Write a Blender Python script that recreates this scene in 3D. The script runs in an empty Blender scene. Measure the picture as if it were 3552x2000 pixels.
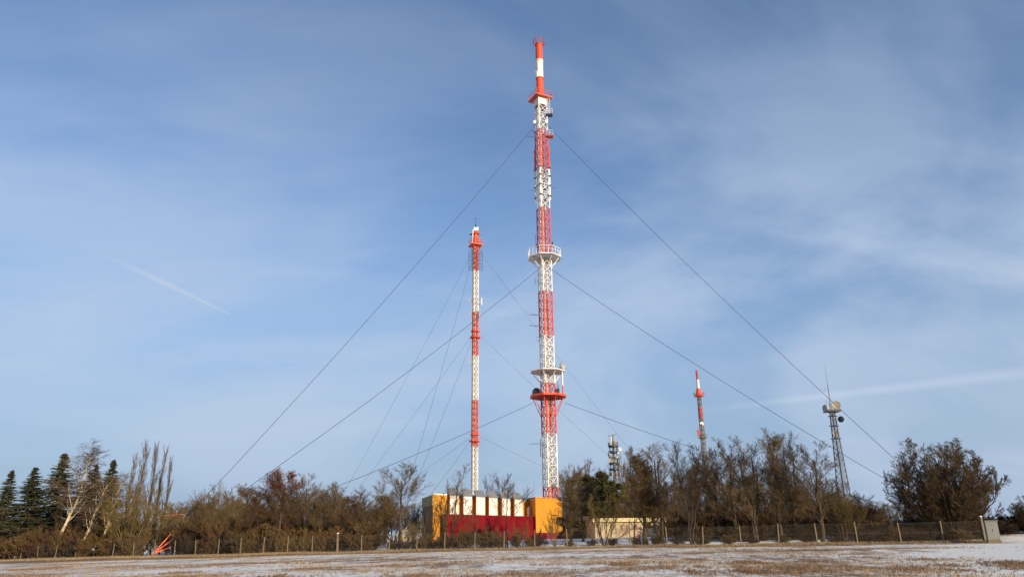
import bpy, math, random
import numpy as np
from mathutils import Matrix, Vector

random.seed(7)
RNG = np.random.default_rng(11)
scene = bpy.context.scene
col = scene.collection
R = math.radians

# ------------------------------------------------------------------ camera
F_PX, CX, CY = 2565.0, 1776.0, 1000.0
PITCH, ROLL = R(18.45), R(0.65)
EYE = 1.6
cam_rot = Matrix.Rotation(math.pi / 2 + PITCH, 3, 'X') @ Matrix.Rotation(-ROLL, 3, 'Z')
cd = bpy.data.cameras.new('camera')
cd.sensor_width = 36.0
cd.lens = F_PX / 3552.0 * 36.0
cd.clip_start, cd.clip_end = 0.1, 9000.0
cam = bpy.data.objects.new('camera', cd)
cam.matrix_world = Matrix.Translation((0, 0, EYE)) @ cam_rot.to_4x4()
col.objects.link(cam)
scene.camera = cam

# ------------------------------------------------------------------ world, sun, exposure
SUN_EL, SUN_AZ = R(16.0), R(143.0)          # azimuth clockwise from +Y (behind the camera, to the right)
world = bpy.data.worlds.new('World')
scene.world = world
world.use_nodes = True
wn, wl = world.node_tree.nodes, world.node_tree.links
wn.clear()


def wnode(t, **kw):
    n = wn.new(t)
    for k, v in kw.items():
        setattr(n, k, v)
    return n


def wmath(op, a, b=None, c=None, clamp=False):
    n = wn.new('ShaderNodeMath')
    n.operation = op
    n.use_clamp = clamp
    for i, v in enumerate((a, b, c)):
        if v is None:
            continue
        if isinstance(v, (int, float)):
            n.inputs[i].default_value = v
        else:
            wl.new(v, n.inputs[i])
    return n.outputs[0]


def wrange(v, a, b, c=0.0, d=1.0, smooth=True):
    n = wn.new('ShaderNodeMapRange')
    n.interpolation_type = 'SMOOTHSTEP' if smooth else 'LINEAR'
    wl.new(v, n.inputs['Value'])
    for k, x in zip(('From Min', 'From Max', 'To Min', 'To Max'), (a, b, c, d)):
        n.inputs[k].default_value = x
    return n.outputs['Result']


SKY_STRENGTH = 0.125
sky = wnode('ShaderNodeTexSky', sky_type='NISHITA', sun_disc=False)
sky.sun_elevation = SUN_EL
sky.sun_rotation = SUN_AZ
sky.altitude = 200
sky.air_density = 1.0
sky.dust_density = 0.45
sky.ozone_density = 3.0
geo = wnode('ShaderNodeNewGeometry')
inv = wnode('ShaderNodeVectorMath', operation='SCALE')
wl.new(geo.outputs['Incoming'], inv.inputs[0])
inv.inputs['Scale'].default_value = -1.0
DIR = inv.outputs[0]
sep = wnode('ShaderNodeSeparateXYZ')
wl.new(DIR, sep.inputs[0])
# thin cirrus spread on a high flat layer
zz = wmath('ADD', wmath('MAXIMUM', sep.outputs[2], 0.0), 0.42)
comb = wnode('ShaderNodeCombineXYZ')
wl.new(wmath('DIVIDE', sep.outputs[0], zz), comb.inputs[0])
wl.new(wmath('DIVIDE', sep.outputs[1], zz), comb.inputs[1])


def cirrus(scale, rot, sx, sy, detail, dist, lo, hi, loc=(0, 0, 0)):
    m = wnode('ShaderNodeMapping')
    m.inputs['Rotation'].default_value = (0, 0, rot)
    m.inputs['Scale'].default_value = (sx, sy, 1)
    m.inputs['Location'].default_value = loc
    wl.new(comb.outputs[0], m.inputs['Vector'])
    n = wnode('ShaderNodeTexNoise')
    n.inputs['Scale'].default_value = scale
    n.inputs['Detail'].default_value = detail
    n.inputs['Roughness'].default_value = 0.55
    n.inputs['Distortion'].default_value = dist
    wl.new(m.outputs[0], n.inputs['Vector'])
    return wrange(n.outputs['Fac'], lo, hi)


CLOUD_AT = (4.1, 8.6, 0.0)
c1 = cirrus(1.05, R(-35), 0.75, 1.15, 5, 0.7, 0.37, 0.62, CLOUD_AT)
c2 = cirrus(2.6, R(-35), 0.5, 1.6, 8, 0.8, 0.44, 0.76, CLOUD_AT)
cloud = wmath('ADD', wmath('MULTIPLY', c1, 0.66), wmath('MULTIPLY', c2, 0.30))
cloud = wmath('ADD', 0.13, cloud, clamp=True)
thin = wrange(sep.outputs[2], 0.28, 0.62, 1.0, 0.45)          # the veil is seen more edge-on, so thicker, lower down
cloud = wmath('MULTIPLY', cloud, thin)


def ray(px, py):
    v = cam_rot @ Vector(((px - CX) / F_PX, (CY - py) / F_PX, -1.0))
    return v


def contrail(p0, p1, width, soft, strength, fade0, fade1):
    a, b = ray(*p0).normalized(), ray(*p1).normalized()
    nrm = a.cross(b).normalized()
    along = nrm.cross(a).normalized()
    ang = math.acos(max(-1, min(1, a.dot(b))))

    def dot(v):
        n = wnode('ShaderNodeVectorMath', operation='DOT_PRODUCT')
        wl.new(DIR, n.inputs[0])
        n.inputs[1].default_value = v
        return n.outputs['Value']
    d = wmath('ABSOLUTE', dot(nrm))
    t = wmath('DIVIDE', wmath('ARCTAN2', dot(along), dot(a)), ang)
    wv = wrange(t, 0.0, 1.0, width[0], width[1], smooth=False)
    prof = wmath('SUBTRACT', 1.0, wmath('DIVIDE', d, wv), clamp=True)
    prof = wmath('POWER', prof, soft)
    i0 = wrange(t, fade0[0], fade0[1])
    i1 = wrange(t, fade1[0], fade1[1], 1.0, 0.0)
    return wmath('MULTIPLY', wmath('MULTIPLY', wmath('MULTIPLY', prof, i0), i1), strength)


t1 = contrail((380, 890), (800, 1090), (0.0055, 0.0014), 0.9, 0.36, (-0.15, 0.5), (0.985, 1.0))
t2 = contrail((2450, 1420), (3552, 1292), (0.0045, 0.009), 0.9, 0.36, (-0.1, 0.35), (1.6, 2.4))
low = wrange(sep.outputs[2], 0.0, 0.46, 0.92, 0.0)          # thicker veil of cirrus and mist towards the horizon
cloud = wmath('ADD', wmath('MULTIPLY', cloud, 0.85), wmath('ADD', t1, t2), clamp=True)
tint = wnode('ShaderNodeMix', data_type='RGBA', blend_type='MULTIPLY')
tint.inputs['Factor'].default_value = 1.0
wl.new(sky.outputs[0], tint.inputs['A'])
tint.inputs['B'].default_value = (0.84, 0.94, 1.05, 1)
mixc = wnode('ShaderNodeMix', data_type='RGBA')
wl.new(cloud, mixc.inputs['Factor'])
mist = wnode('ShaderNodeMix', data_type='RGBA')
wl.new(low, mist.inputs['Factor'])
wl.new(tint.outputs['Result'], mist.inputs['A'])
mist.inputs['B'].default_value = (1.85, 2.55, 3.65, 1)
wl.new(mist.outputs['Result'], mixc.inputs['A'])
mixc.inputs['B'].default_value = (3.3, 4.0, 5.1, 1)
bg = wnode('ShaderNodeBackground')
bg.inputs['Strength'].default_value = SKY_STRENGTH
wl.new(mixc.outputs['Result'], bg.inputs['Color'])
wo = wnode('ShaderNodeOutputWorld')
wl.new(bg.outputs[0], wo.inputs['Surface'])

sd = bpy.data.lights.new('sun', 'SUN')
sd.energy = 5.0
sd.angle = R(0.53)
sd.color = (1.0, 0.82, 0.58)
sun = bpy.data.objects.new('sun', sd)
sun_dir = Vector((math.sin(SUN_AZ) * math.cos(SUN_EL), math.cos(SUN_AZ) * math.cos(SUN_EL), math.sin(SUN_EL)))
sun.rotation_euler = sun_dir.to_track_quat('Z', 'Y').to_euler()
sun.location = (30, -60, 60)
col.objects.link(sun)

scene.view_settings.view_transform = 'Standard'
scene.view_settings.look = 'None'
scene.view_settings.gamma = 1.0
scene.view_settings.exposure = 0.3
scene.view_settings.use_curve_mapping = False


# ------------------------------------------------------------------ helpers: picture measurements to world
def at(px, py, Y):
    v = ray(px, py)
    t = Y / v.y
    return Vector((v.x * t, Y, EYE + v.z * t))


def horizon(px):
    return 1856.0 + (CX - px) * math.tan(ROLL)


def gx(px, Y):
    """world X of a column of the photograph near the horizon, at forward distance Y"""
    return at(px, horizon(px), Y).x


FENCE = np.array([(-400, 290), (-80, 124), (-34, 97), (-1, 89), (20, 79.5), (41, 73), (60, 68), (400, 40)], float)


def fence_y(x):
    return np.interp(x, FENCE[:, 0], FENCE[:, 1])


def sstep(a, b, v):
    t = np.clip((np.asarray(v, float) - a) / (b - a), 0, 1)
    return t * t * (3 - 2 * t)


def ground(x, y):
    x = np.asarray(x, float)
    y = np.asarray(y, float)
    xc = np.clip(x, -130, 70)
    base = (0.13 + 0.012 * xc - 7.3e-5 * xc * xc) * sstep(5, 70, y)
    rise = 0.78 * sstep(0.5, 14, y - fence_y(x)) * sstep(-70, -20, x)
    rip = 0.05 * np.sin(x * 0.35 + 1.3 * np.sin(y * 0.11)) * np.sin(y * 0.22) * sstep(8, 30, y) * (1 - sstep(150, 250, y))
    return base + rise + rip


def gz(x, y):
    return float(ground(x, y))


# ------------------------------------------------------------------ materials
MATS = {}


def mat(name, color, rough=0.7, metal=0.0, noise=0.0, scale=3.0, color2=None, bump=0.0, spec=0.3, stretch=None):
    m = bpy.data.materials.new(name)
    m.use_nodes = True
    nt = m.node_tree
    b = nt.nodes['Principled BSDF']
    b.inputs['Roughness'].default_value = rough
    b.inputs['Metallic'].default_value = metal
    b.inputs['Specular IOR Level'].default_value = spec
    b.inputs['Base Color'].default_value = (*color, 1)
    if noise > 0 or color2:
        tc = nt.nodes.new('ShaderNodeTexCoord')
        mp = nt.nodes.new('ShaderNodeMapping')
        if stretch:
            mp.inputs['Scale'].default_value = stretch
        nt.links.new(tc.outputs['Object'], mp.inputs['Vector'])
        n = nt.nodes.new('ShaderNodeTexNoise')
        n.inputs['Scale'].default_value = scale
        n.inputs['Detail'].default_value = 5
        nt.links.new(mp.outputs[0], n.inputs['Vector'])
        mx = nt.nodes.new('ShaderNodeMix')
        mx.data_type = 'RGBA'
        mr = nt.nodes.new('ShaderNodeMapRange')
        mr.inputs['From Min'].default_value = 0.35
        mr.inputs['From Max'].default_value = 0.68
        nt.links.new(n.outputs['Fac'], mr.inputs['Value'])
        nt.links.new(mr.outputs[0], mx.inputs['Factor'])
        mx.inputs['A'].default_value = (*color, 1)
        c2 = color2 if color2 else tuple(c * (1 - noise) for c in color)
        mx.inputs['B'].default_value = (*c2, 1)
        nt.links.new(mx.outputs['Result'], b.inputs['Base Color'])
        if bump:
            bp = nt.nodes.new('ShaderNodeBump')
            bp.inputs['Strength'].default_value = bump
            nt.links.new(n.outputs['Fac'], bp.inputs['Height'])
            nt.links.new(bp.outputs[0], b.inputs['Normal'])
    MATS[name] = m
    return m


mat('red_paint', (0.70, 0.085, 0.030), 0.5, noise=0.28, scale=0.35, color2=(0.52, 0.075, 0.04))
mat('white_paint', (0.82, 0.80, 0.75), 0.45, color2=(0.66, 0.61, 0.53), scale=0.5)
mat('pale_red', (0.46, 0.085, 0.075), 0.6, noise=0.25, scale=1.0)
mat('steel', (0.105, 0.108, 0.11), 0.55, 0.3, noise=0.3, scale=1.2)
mat('weathered_steel', (0.20, 0.165, 0.115), 0.65, 0.1, color2=(0.11, 0.08, 0.05), scale=1.0)
mat('dark_steel', (0.045, 0.045, 0.055), 0.5, 0.2, noise=0.3, scale=2)
mat('cable', (0.035, 0.037, 0.045), 0.5, 0.2)
mat('rust_duct', (0.20, 0.075, 0.04), 0.7, noise=0.4, scale=1.5)
mat('dish_cream', (0.27, 0.245, 0.185), 0.5, noise=0.15, scale=3)
mat('dish_white', (0.60, 0.58, 0.52), 0.45, noise=0.1, scale=3)
mat('dish_grey', (0.35, 0.36, 0.36), 0.5, noise=0.15, scale=3)
mat('dish_dark', (0.03, 0.04, 0.045), 0.4, noise=0.2, scale=3)
mat('ochre', (0.64, 0.285, 0.028), 0.5, noise=0.12, scale=0.7, color2=(0.56, 0.24, 0.03), stretch=(1, 1, 0.3))
mat('ochre_trim', (0.62, 0.28, 0.035), 0.5, noise=0.12, scale=1.0)
mat('burgundy', (0.21, 0.004, 0.008), 0.6, noise=0.2, scale=0.8, color2=(0.11, 0.003, 0.007), spec=0.15, stretch=(1, 1, 0.25))
mat('plinth_red', (0.24, 0.008, 0.030), 0.55, noise=0.2, scale=0.9)
mat('hood_white', (0.80, 0.76, 0.66), 0.4, color2=(0.74, 0.70, 0.60), scale=0.6)
mat('coping', (0.78, 0.70, 0.56), 0.5, noise=0.15, scale=1.5)
mat('roof_grey', (0.24, 0.24, 0.25), 0.5, 0.1, noise=0.25, scale=0.8)
mat('brown_wall', (0.30, 0.175, 0.075), 0.7, noise=0.25, scale=0.8)
mat('olive_fascia', (0.46, 0.36, 0.15), 0.6, noise=0.2, scale=0.8)
mat('door_grey', (0.42, 0.40, 0.37), 0.6, noise=0.15, scale=2)
mat('stair_yellow', (0.62, 0.42, 0.10), 0.55, noise=0.25, scale=2)
mat('beige_wall', (0.42, 0.34, 0.21), 0.75, noise=0.18, scale=0.9)
mat('garage_door', (0.36, 0.25, 0.16), 0.6, noise=0.2, scale=1.5)
mat('cream_fascia', (0.60, 0.48, 0.22), 0.55, noise=0.12, scale=1.5)
mat('dark_timber', (0.045, 0.032, 0.022), 0.8, noise=0.3, scale=1.5)
mat('window_glass', (0.10, 0.12, 0.15), 0.08, spec=0.6)
mat('concrete_post', (0.21, 0.165, 0.10), 0.85, noise=0.3, scale=3.0, bump=0.15)
mat('orange_paint', (0.78, 0.13, 0.035), 0.5, noise=0.25, scale=1.5)
mat('cabinet_grey', (0.24, 0.245, 0.22), 0.5, noise=0.15, scale=1.2)
mat('sign_white', (0.82, 0.82, 0.80), 0.5, noise=0.08, scale=3)
mat('snow', (0.82, 0.82, 0.84), 0.6, noise=0.08, scale=2.0, bump=0.2)
mat('bark', (0.070, 0.048, 0.027), 0.9, noise=0.4, scale=1.5, color2=(0.042, 0.028, 0.017), bump=0.2, stretch=(1, 1, 0.3))
mat('bark_dark', (0.050, 0.036, 0.028), 0.9, noise=0.4, scale=1.5, bump=0.2)
mat('bark_olive', (0.130, 0.095, 0.036), 0.9, color2=(0.070, 0.048, 0.020), scale=1.2, bump=0.2)
mat('bark_birch', (0.60, 0.49, 0.32), 0.75, color2=(0.34, 0.26, 0.17), scale=1.1, stretch=(1, 1, 2.5), bump=0.1)
mat('twig', (0.118, 0.076, 0.030), 0.9, noise=0.3, scale=0.4, color2=(0.075, 0.046, 0.020))
mat('twig_dark', (0.060, 0.040, 0.022), 0.9, noise=0.3, scale=0.4)
mat('twig_olive', (0.150, 0.104, 0.030), 0.9, color2=(0.095, 0.062, 0.020), scale=0.35)
mat('twig_red', (0.088, 0.046, 0.021), 0.9, color2=(0.055, 0.029, 0.015), scale=0.35)
mat('twig_brown', (0.088, 0.056, 0.022), 0.9, color2=(0.055, 0.034, 0.015), scale=0.35)
mat('twig_grey', (0.135, 0.093, 0.050), 0.9, noise=0.3, scale=0.4)
mat('needle', (0.066, 0.074, 0.030), 0.85, color2=(0.036, 0.038, 0.018), scale=0.6)
mat('pine_needle', (0.075, 0.072, 0.020), 0.85, color2=(0.040, 0.040, 0.014), scale=0.5)
mat('dry_leaf', (0.19, 0.055, 0.030), 0.85, noise=0.35, scale=0.8)
mat('brown_leaf', (0.13, 0.064, 0.027), 0.85, noise=0.35, scale=0.8)
mat('grass_tan', (0.34, 0.25, 0.135), 0.9, color2=(0.24, 0.155, 0.085), scale=0.15)
mat('grass_brown', (0.15, 0.090, 0.055), 0.9, color2=(0.22, 0.15, 0.09), scale=0.15)


def wire_mesh_material():
    m = bpy.data.materials.new('wire_mesh')
    m.use_nodes = True
    nt = m.node_tree
    n, l = nt.nodes, nt.links
    b = n['Principled BSDF']
    b.inputs['Base Color'].default_value = (0.14, 0.11, 0.075, 1)
    b.inputs['Roughness'].default_value = 0.6
    tc = n.new('ShaderNodeTexCoord')
    s = n.new('ShaderNodeSeparateXYZ')
    l.new(tc.outputs['Object'], s.inputs[0])

    def mth(op, a, c):
        k = n.new('ShaderNodeMath')
        k.operation = op
        for i, v in enumerate((a, c)):
            if isinstance(v, (int, float)):
                k.inputs[i].default_value = v
            else:
                l.new(v, k.inputs[i])
        return k.outputs[0]
    u = mth('ADD', s.outputs[0], s.outputs[2])
    v = mth('SUBTRACT', s.outputs[0], s.outputs[2])
    fu = mth('LESS_THAN', mth('FRACT', mth('MULTIPLY', mth('ADD', u, 50.0), 14.0), 0.0), 0.045)
    fv = mth('LESS_THAN', mth('FRACT', mth('MULTIPLY', mth('ADD', v, 50.0), 14.0), 0.0), 0.045)
    w = mth('MAXIMUM', fu, fv)
    tr = n.new('ShaderNodeBsdfTransparent')
    mx = n.new('ShaderNodeMixShader')
    l.new(w, mx.inputs[0])
    l.new(tr.outputs[0], mx.inputs[1])
    l.new(b.outputs[0], mx.inputs[2])
    l.new(mx.outputs[0], n['Material Output'].inputs['Surface'])
    MATS['wire_mesh'] = m


wire_mesh_material()


def ground_material():
    m = bpy.data.materials.new('snowy_field')
    m.use_nodes = True
    nt = m.node_tree
    n, l = nt.nodes, nt.links
    b = n['Principled BSDF']
    b.inputs['Roughness'].default_value = 0.85
    b.inputs['Specular IOR Level'].default_value = 0.15
    tc = n.new('ShaderNodeTexCoord')

    def noise(scale, detail, rough, sx=1.0, sy=1.0, rot=0.0, loc=(0, 0, 0)):
        mp = n.new('ShaderNodeMapping')
        mp.inputs['Scale'].default_value = (sx, sy, 1)
        mp.inputs['Rotation'].default_value = (0, 0, rot)
        mp.inputs['Location'].default_value = loc
        l.new(tc.outputs['Object'], mp.inputs['Vector'])
        t = n.new('ShaderNodeTexNoise')
        t.inputs['Scale'].default_value = scale
        t.inputs['Detail'].default_value = detail
        t.inputs['Roughness'].default_value = rough
        l.new(mp.outputs[0], t.inputs['Vector'])
        return t.outputs['Fac']

    def mth(op, a, c, clamp=False):
        k = n.new('ShaderNodeMath')
        k.operation = op
        k.use_clamp = clamp
        for i, v in enumerate((a, c)):
            if isinstance(v, (int, float)):
                k.inputs[i].default_value = v
            else:
                l.new(v, k.inputs[i])
        return k.outputs[0]

    def rng(v, a, c, d=0.0, e=1.0):
        k = n.new('ShaderNodeMapRange')
        k.interpolation_type = 'SMOOTHSTEP'
        l.new(v, k.inputs['Value'])
        for nm, x in zip(('From Min', 'From Max', 'To Min', 'To Max'), (a, c, d, e)):
            k.inputs[nm].default_value = x
        return k.outputs[0]
    big = noise(0.10, 4, 0.6, 0.8, 0.8, R(6))
    mid = noise(0.9, 6, 0.7, 1.0, 0.35, R(3))
    fine = noise(5.0, 5, 0.75, 1.0, 0.5)
    rows = noise(0.25, 4, 0.6, 0.35, 0.6, R(4), (3, 7, 0))
    tot = mth('ADD', mth('ADD', mth('MULTIPLY', big, 0.9), mth('MULTIPLY', mid, 0.8)),
              mth('ADD', mth('MULTIPLY', fine, 0.7), mth('MULTIPLY', rows, 0.6)))
    # Attributes on the sheet: how much the snow has melted (strip by the fence) and the trodden path
    at_ = n.new('ShaderNodeAttribute')
    at_.attribute_name = 'snow_cover'
    tot = mth('ADD', tot, at_.outputs['Fac'])
    cover = rng(tot, 1.30, 1.60)
    grass = n.new('ShaderNodeMix')
    grass.data_type = 'RGBA'
    l.new(rng(mid, 0.35, 0.65), grass.inputs['Factor'])
    grass.inputs['A'].default_value = (0.155, 0.090, 0.058, 1)
    grass.inputs['B'].default_value = (0.30, 0.215, 0.125, 1)
    sn = n.new('ShaderNodeMix')
    sn.data_type = 'RGBA'
    l.new(fine, sn.inputs['Factor'])
    sn.inputs['A'].default_value = (0.58, 0.57, 0.53, 1)
    sn.inputs['B'].default_value = (0.90, 0.90, 0.87, 1)
    mx = n.new('ShaderNodeMix')
    mx.data_type = 'RGBA'
    l.new(cover, mx.inputs['Factor'])
    l.new(grass.outputs['Result'], mx.inputs['A'])
    l.new(sn.outputs['Result'], mx.inputs['B'])
    l.new(mx.outputs['Result'], b.inputs['Base Color'])
    bp = n.new('ShaderNodeBump')
    bp.inputs['Strength'].default_value = 0.5
    bp.inputs['Distance'].default_value = 0.12
    l.new(mth('ADD', mth('MULTIPLY', fine, 0.5), mid), bp.inputs['Height'])
    l.new(bp.outputs[0], b.inputs['Normal'])
    MATS['ground'] = m


ground_material()


# ------------------------------------------------------------------ helpers: meshes and objects
def make_mesh(name, V, quads=None, tris=None, smooth=False):
    V = np.asarray(V, np.float32).reshape(-1, 3)
    q = np.zeros((0, 4), np.int32) if quads is None else np.asarray(quads, np.int32).reshape(-1, 4)
    t = np.zeros((0, 3), np.int32) if tris is None else np.asarray(tris, np.int32).reshape(-1, 3)
    me = bpy.data.meshes.new(name)
    me.vertices.add(len(V))
    me.vertices.foreach_set('co', V.ravel())
    nl = q.size + t.size
    me.loops.add(nl)
    me.loops.foreach_set('vertex_index', np.concatenate([q.ravel(), t.ravel()]))
    me.polygons.add(len(q) + len(t))
    starts = np.concatenate([np.arange(len(q)) * 4, q.size + np.arange(len(t)) * 3]).astype(np.int32)
    totals = np.concatenate([np.full(len(q), 4), np.full(len(t), 3)]).astype(np.int32)
    me.polygons.foreach_set('loop_start', starts)
    me.polygons.foreach_set('loop_total', totals)
    me.polygons.foreach_set('use_smooth', np.full(len(q) + len(t), bool(smooth)))
    me.update(calc_edges=True)
    return me


class MB:
    """collects boxes, bars and turned shapes for ONE mesh"""

    def __init__(self):
        self.v, self.q, self.t, self.n = [], [], [], 0

    def add(self, V, q=None, t=None):
        V = np.asarray(V, float).reshape(-1, 3)
        self.v.append(V)
        if q is not None and len(q):
            self.q.append(np.asarray(q, int).reshape(-1, 4) + self.n)
        if t is not None and len(t):
            self.t.append(np.asarray(t, int).reshape(-1, 3) + self.n)
        self.n += len(V)
        return self

    def bar(self, a, b, r, r2=None, n=6, cap=True):
        a, b = np.asarray(a, float), np.asarray(b, float)
        r2 = r if r2 is None else r2
        d = b - a
        L = np.linalg.norm(d)
        if L < 1e-6:
            return self
        d /= L
        ref = np.array([0, 0, 1.0]) if abs(d[2]) < 0.9 else np.array([1.0, 0, 0])
        e1 = np.cross(d, ref)
        e1 /= np.linalg.norm(e1)
        e2 = np.cross(d, e1)
        ang = np.arange(n) * 2 * math.pi / n + math.pi / n
        ring = np.cos(ang)[:, None] * e1 + np.sin(ang)[:, None] * e2
        V = np.concatenate([a + ring * r, b + ring * r2])
        i = np.arange(n)
        j = (i + 1) % n
        q = np.stack([i, j, j + n, i + n], 1)
        t = []
        if cap:
            for k in range(1, n - 1):
                t.append((0, k + 1, k))
                t.append((n, n + k, n + k + 1))
        return self.add(V, q, t)

    def path(self, pts, r, n=5):
        for a, b in zip(pts[:-1], pts[1:]):
            self.bar(a, b, r, n=n, cap=False)
        return self

    def prism(self, poly, z0, z1):
        """plan polygon [(x,y)..] or per-corner z1 list"""
        n = len(poly)
        z1s = z1 if isinstance(z1, (list, tuple)) else [z1] * n
        z0s = z0 if isinstance(z0, (list, tuple)) else [z0] * n
        V = [(p[0], p[1], z) for p, z in zip(poly, z0s)] + [(p[0], p[1], z) for p, z in zip(poly, z1s)]
        q = [(i, (i + 1) % n, (i + 1) % n + n, i + n) for i in range(n)]
        t = []
        for k in range(1, n - 1):
            t.append((0, k + 1, k))
            t.append((n, n + k, n + k + 1))
        return self.add(V, q, t)

    def box(self, c, ex, ey, hx, hy, z0, z1):
        """box about plan centre c with plan axes ex, ey (unit) and half sizes"""
        c, ex, ey = np.asarray(c[:2], float), np.asarray(ex[:2], float), np.asarray(ey[:2], float)
        p = [c - ex * hx - ey * hy, c + ex * hx - ey * hy, c + ex * hx + ey * hy, c - ex * hx + ey * hy]
        return self.prism([tuple(k) for k in p], z0, z1)

    def lathe(self, origin, axis, prof, n=16):
        """profile [(distance along axis, radius)...]"""
        o, d = np.asarray(origin, float), np.asarray(axis, float)
        d = d / np.linalg.norm(d)
        ref = np.array([0, 0, 1.0]) if abs(d[2]) < 0.9 else np.array([1.0, 0, 0])
        e1 = np.cross(d, ref)
        e1 /= np.linalg.norm(e1)
        e2 = np.cross(d, e1)
        ang = np.arange(n) * 2 * math.pi / n
        ring = np.cos(ang)[:, None] * e1 + np.sin(ang)[:, None] * e2
        V = np.concatenate([o + d * s + ring * r for s, r in prof])
        q = []
        i = np.arange(n)
        j = (i + 1) % n
        for k in range(len(prof) - 1):
            q.append(np.stack([i + k * n, j + k * n, j + (k + 1) * n, i + (k + 1) * n], 1))
        return self.add(V, np.concatenate(q))

    def mesh(self, name, origin=(0, 0, 0), smooth=False):
        V = np.concatenate(self.v) - np.asarray(origin, float)
        q = np.concatenate(self.q) if self.q else None
        t = np.concatenate(self.t) if self.t else None
        return make_mesh(name, V, q, t, smooth)


def tag(o, label=None, cat=None, group=None, kind=None):
    for k, v in (('label', label), ('category', cat), ('group', group), ('kind', kind)):
        if v:
            o[k] = v
    return o


def link(name, me, material=None, parent=None, loc=None):
    o = bpy.data.objects.new(name, me)
    col.objects.link(o)
    if material and me is not None and not me.materials:
        me.materials.append(MATS[material])
    if parent:
        o.parent = parent
    if loc is not None:
        o.location = loc
    return o


def thing(name, label, cat, loc=(0, 0, 0), group=None, rotz=0.0):
    o = bpy.data.objects.new(name, None)
    o.empty_display_size = 0.3
    col.objects.link(o)
    o.location = loc
    o.rotation_euler = (0, 0, rotz)
    return tag(o, label, cat, group)


def root_of(o):
    p = Vector((0, 0, 0))
    while o is not None:
        p = p + Vector(o.location)
        o = o.parent
    return p


def part(name, mb, material, parent, label=None, smooth=False, kind=None):
    """mesh given in world coordinates, hung under its thing (whose chain has no rotation)"""
    o = link(name, mb.mesh(name, root_of(parent), smooth), material, parent)
    return tag(o, label=label, kind=kind)


# ------------------------------------------------------------------ ground sheet
def build_ground():
    def axis(lim, fine, step):
        a = [0.0]
        s = step
        while a[-1] < lim:
            a.append(a[-1] + s)
            if a[-1] > fine:
                s *= 1.22
        return a
    xp = axis(3500, 110, 2.0)
    xs = np.array(sorted(set([-v for v in xp] + xp)))
    yp = axis(4500, 170, 1.6)
    ym = axis(600, 10, 3.0)
    ys = np.array(sorted(set([-v for v in ym] + yp)))
    X, Y = np.meshgrid(xs, ys)
    Z = ground(X, Y)
    V = np.stack([X, Y, Z], -1).reshape(-1, 3)
    nx, ny = len(xs), len(ys)
    i = (np.arange(ny - 1)[:, None] * nx + np.arange(nx - 1)[None, :]).ravel()
    q = np.stack([i, i + 1, i + 1 + nx, i + nx], 1)
    me = make_mesh('field', V, q, smooth=True)
    fy = fence_y(X)
    d = fy - Y
    cover = np.zeros_like(X)
    # thawed strip of old grass before the fence, wider to the left
    wide = np.interp(X, [-100, -60, -20, 20], [26, 20, 9, 4])
    strip = np.clip(1 - np.abs(d - wide * 0.55) / (wide * 0.62), 0, 1)
    cover -= 0.75 * np.minimum(1, strip * 1.6) * np.interp(X, [-60, -10, 30], [1.0, 0.55, 0.3])
    cover += 0.55 * sstep(0.5, 3.0, -d) * (1 - sstep(40, 46, X))                     # clean snow in the yard behind the fence
    # trodden snowy path on the right, running away past the end of the fence
    pathx = np.interp(Y, [0, 28, 45, 62, 80, 120], [13.0, 19.5, 27.5, 38.5, 57.0, 120.0])
    cover += 0.34 * np.exp(-((X - pathx) / 3.4) ** 2)
    cover -= 0.05 * sstep(10, 24, X)
    a = me.attributes.new('snow_cover', 'FLOAT', 'POINT')
    a.data.foreach_set('value', cover.ravel().astype(np.float32))
    o = link('field', me, 'ground')
    tag(o, 'snow dusted field with dry grass in front of the fence', None, kind='structure')


build_ground()


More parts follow.
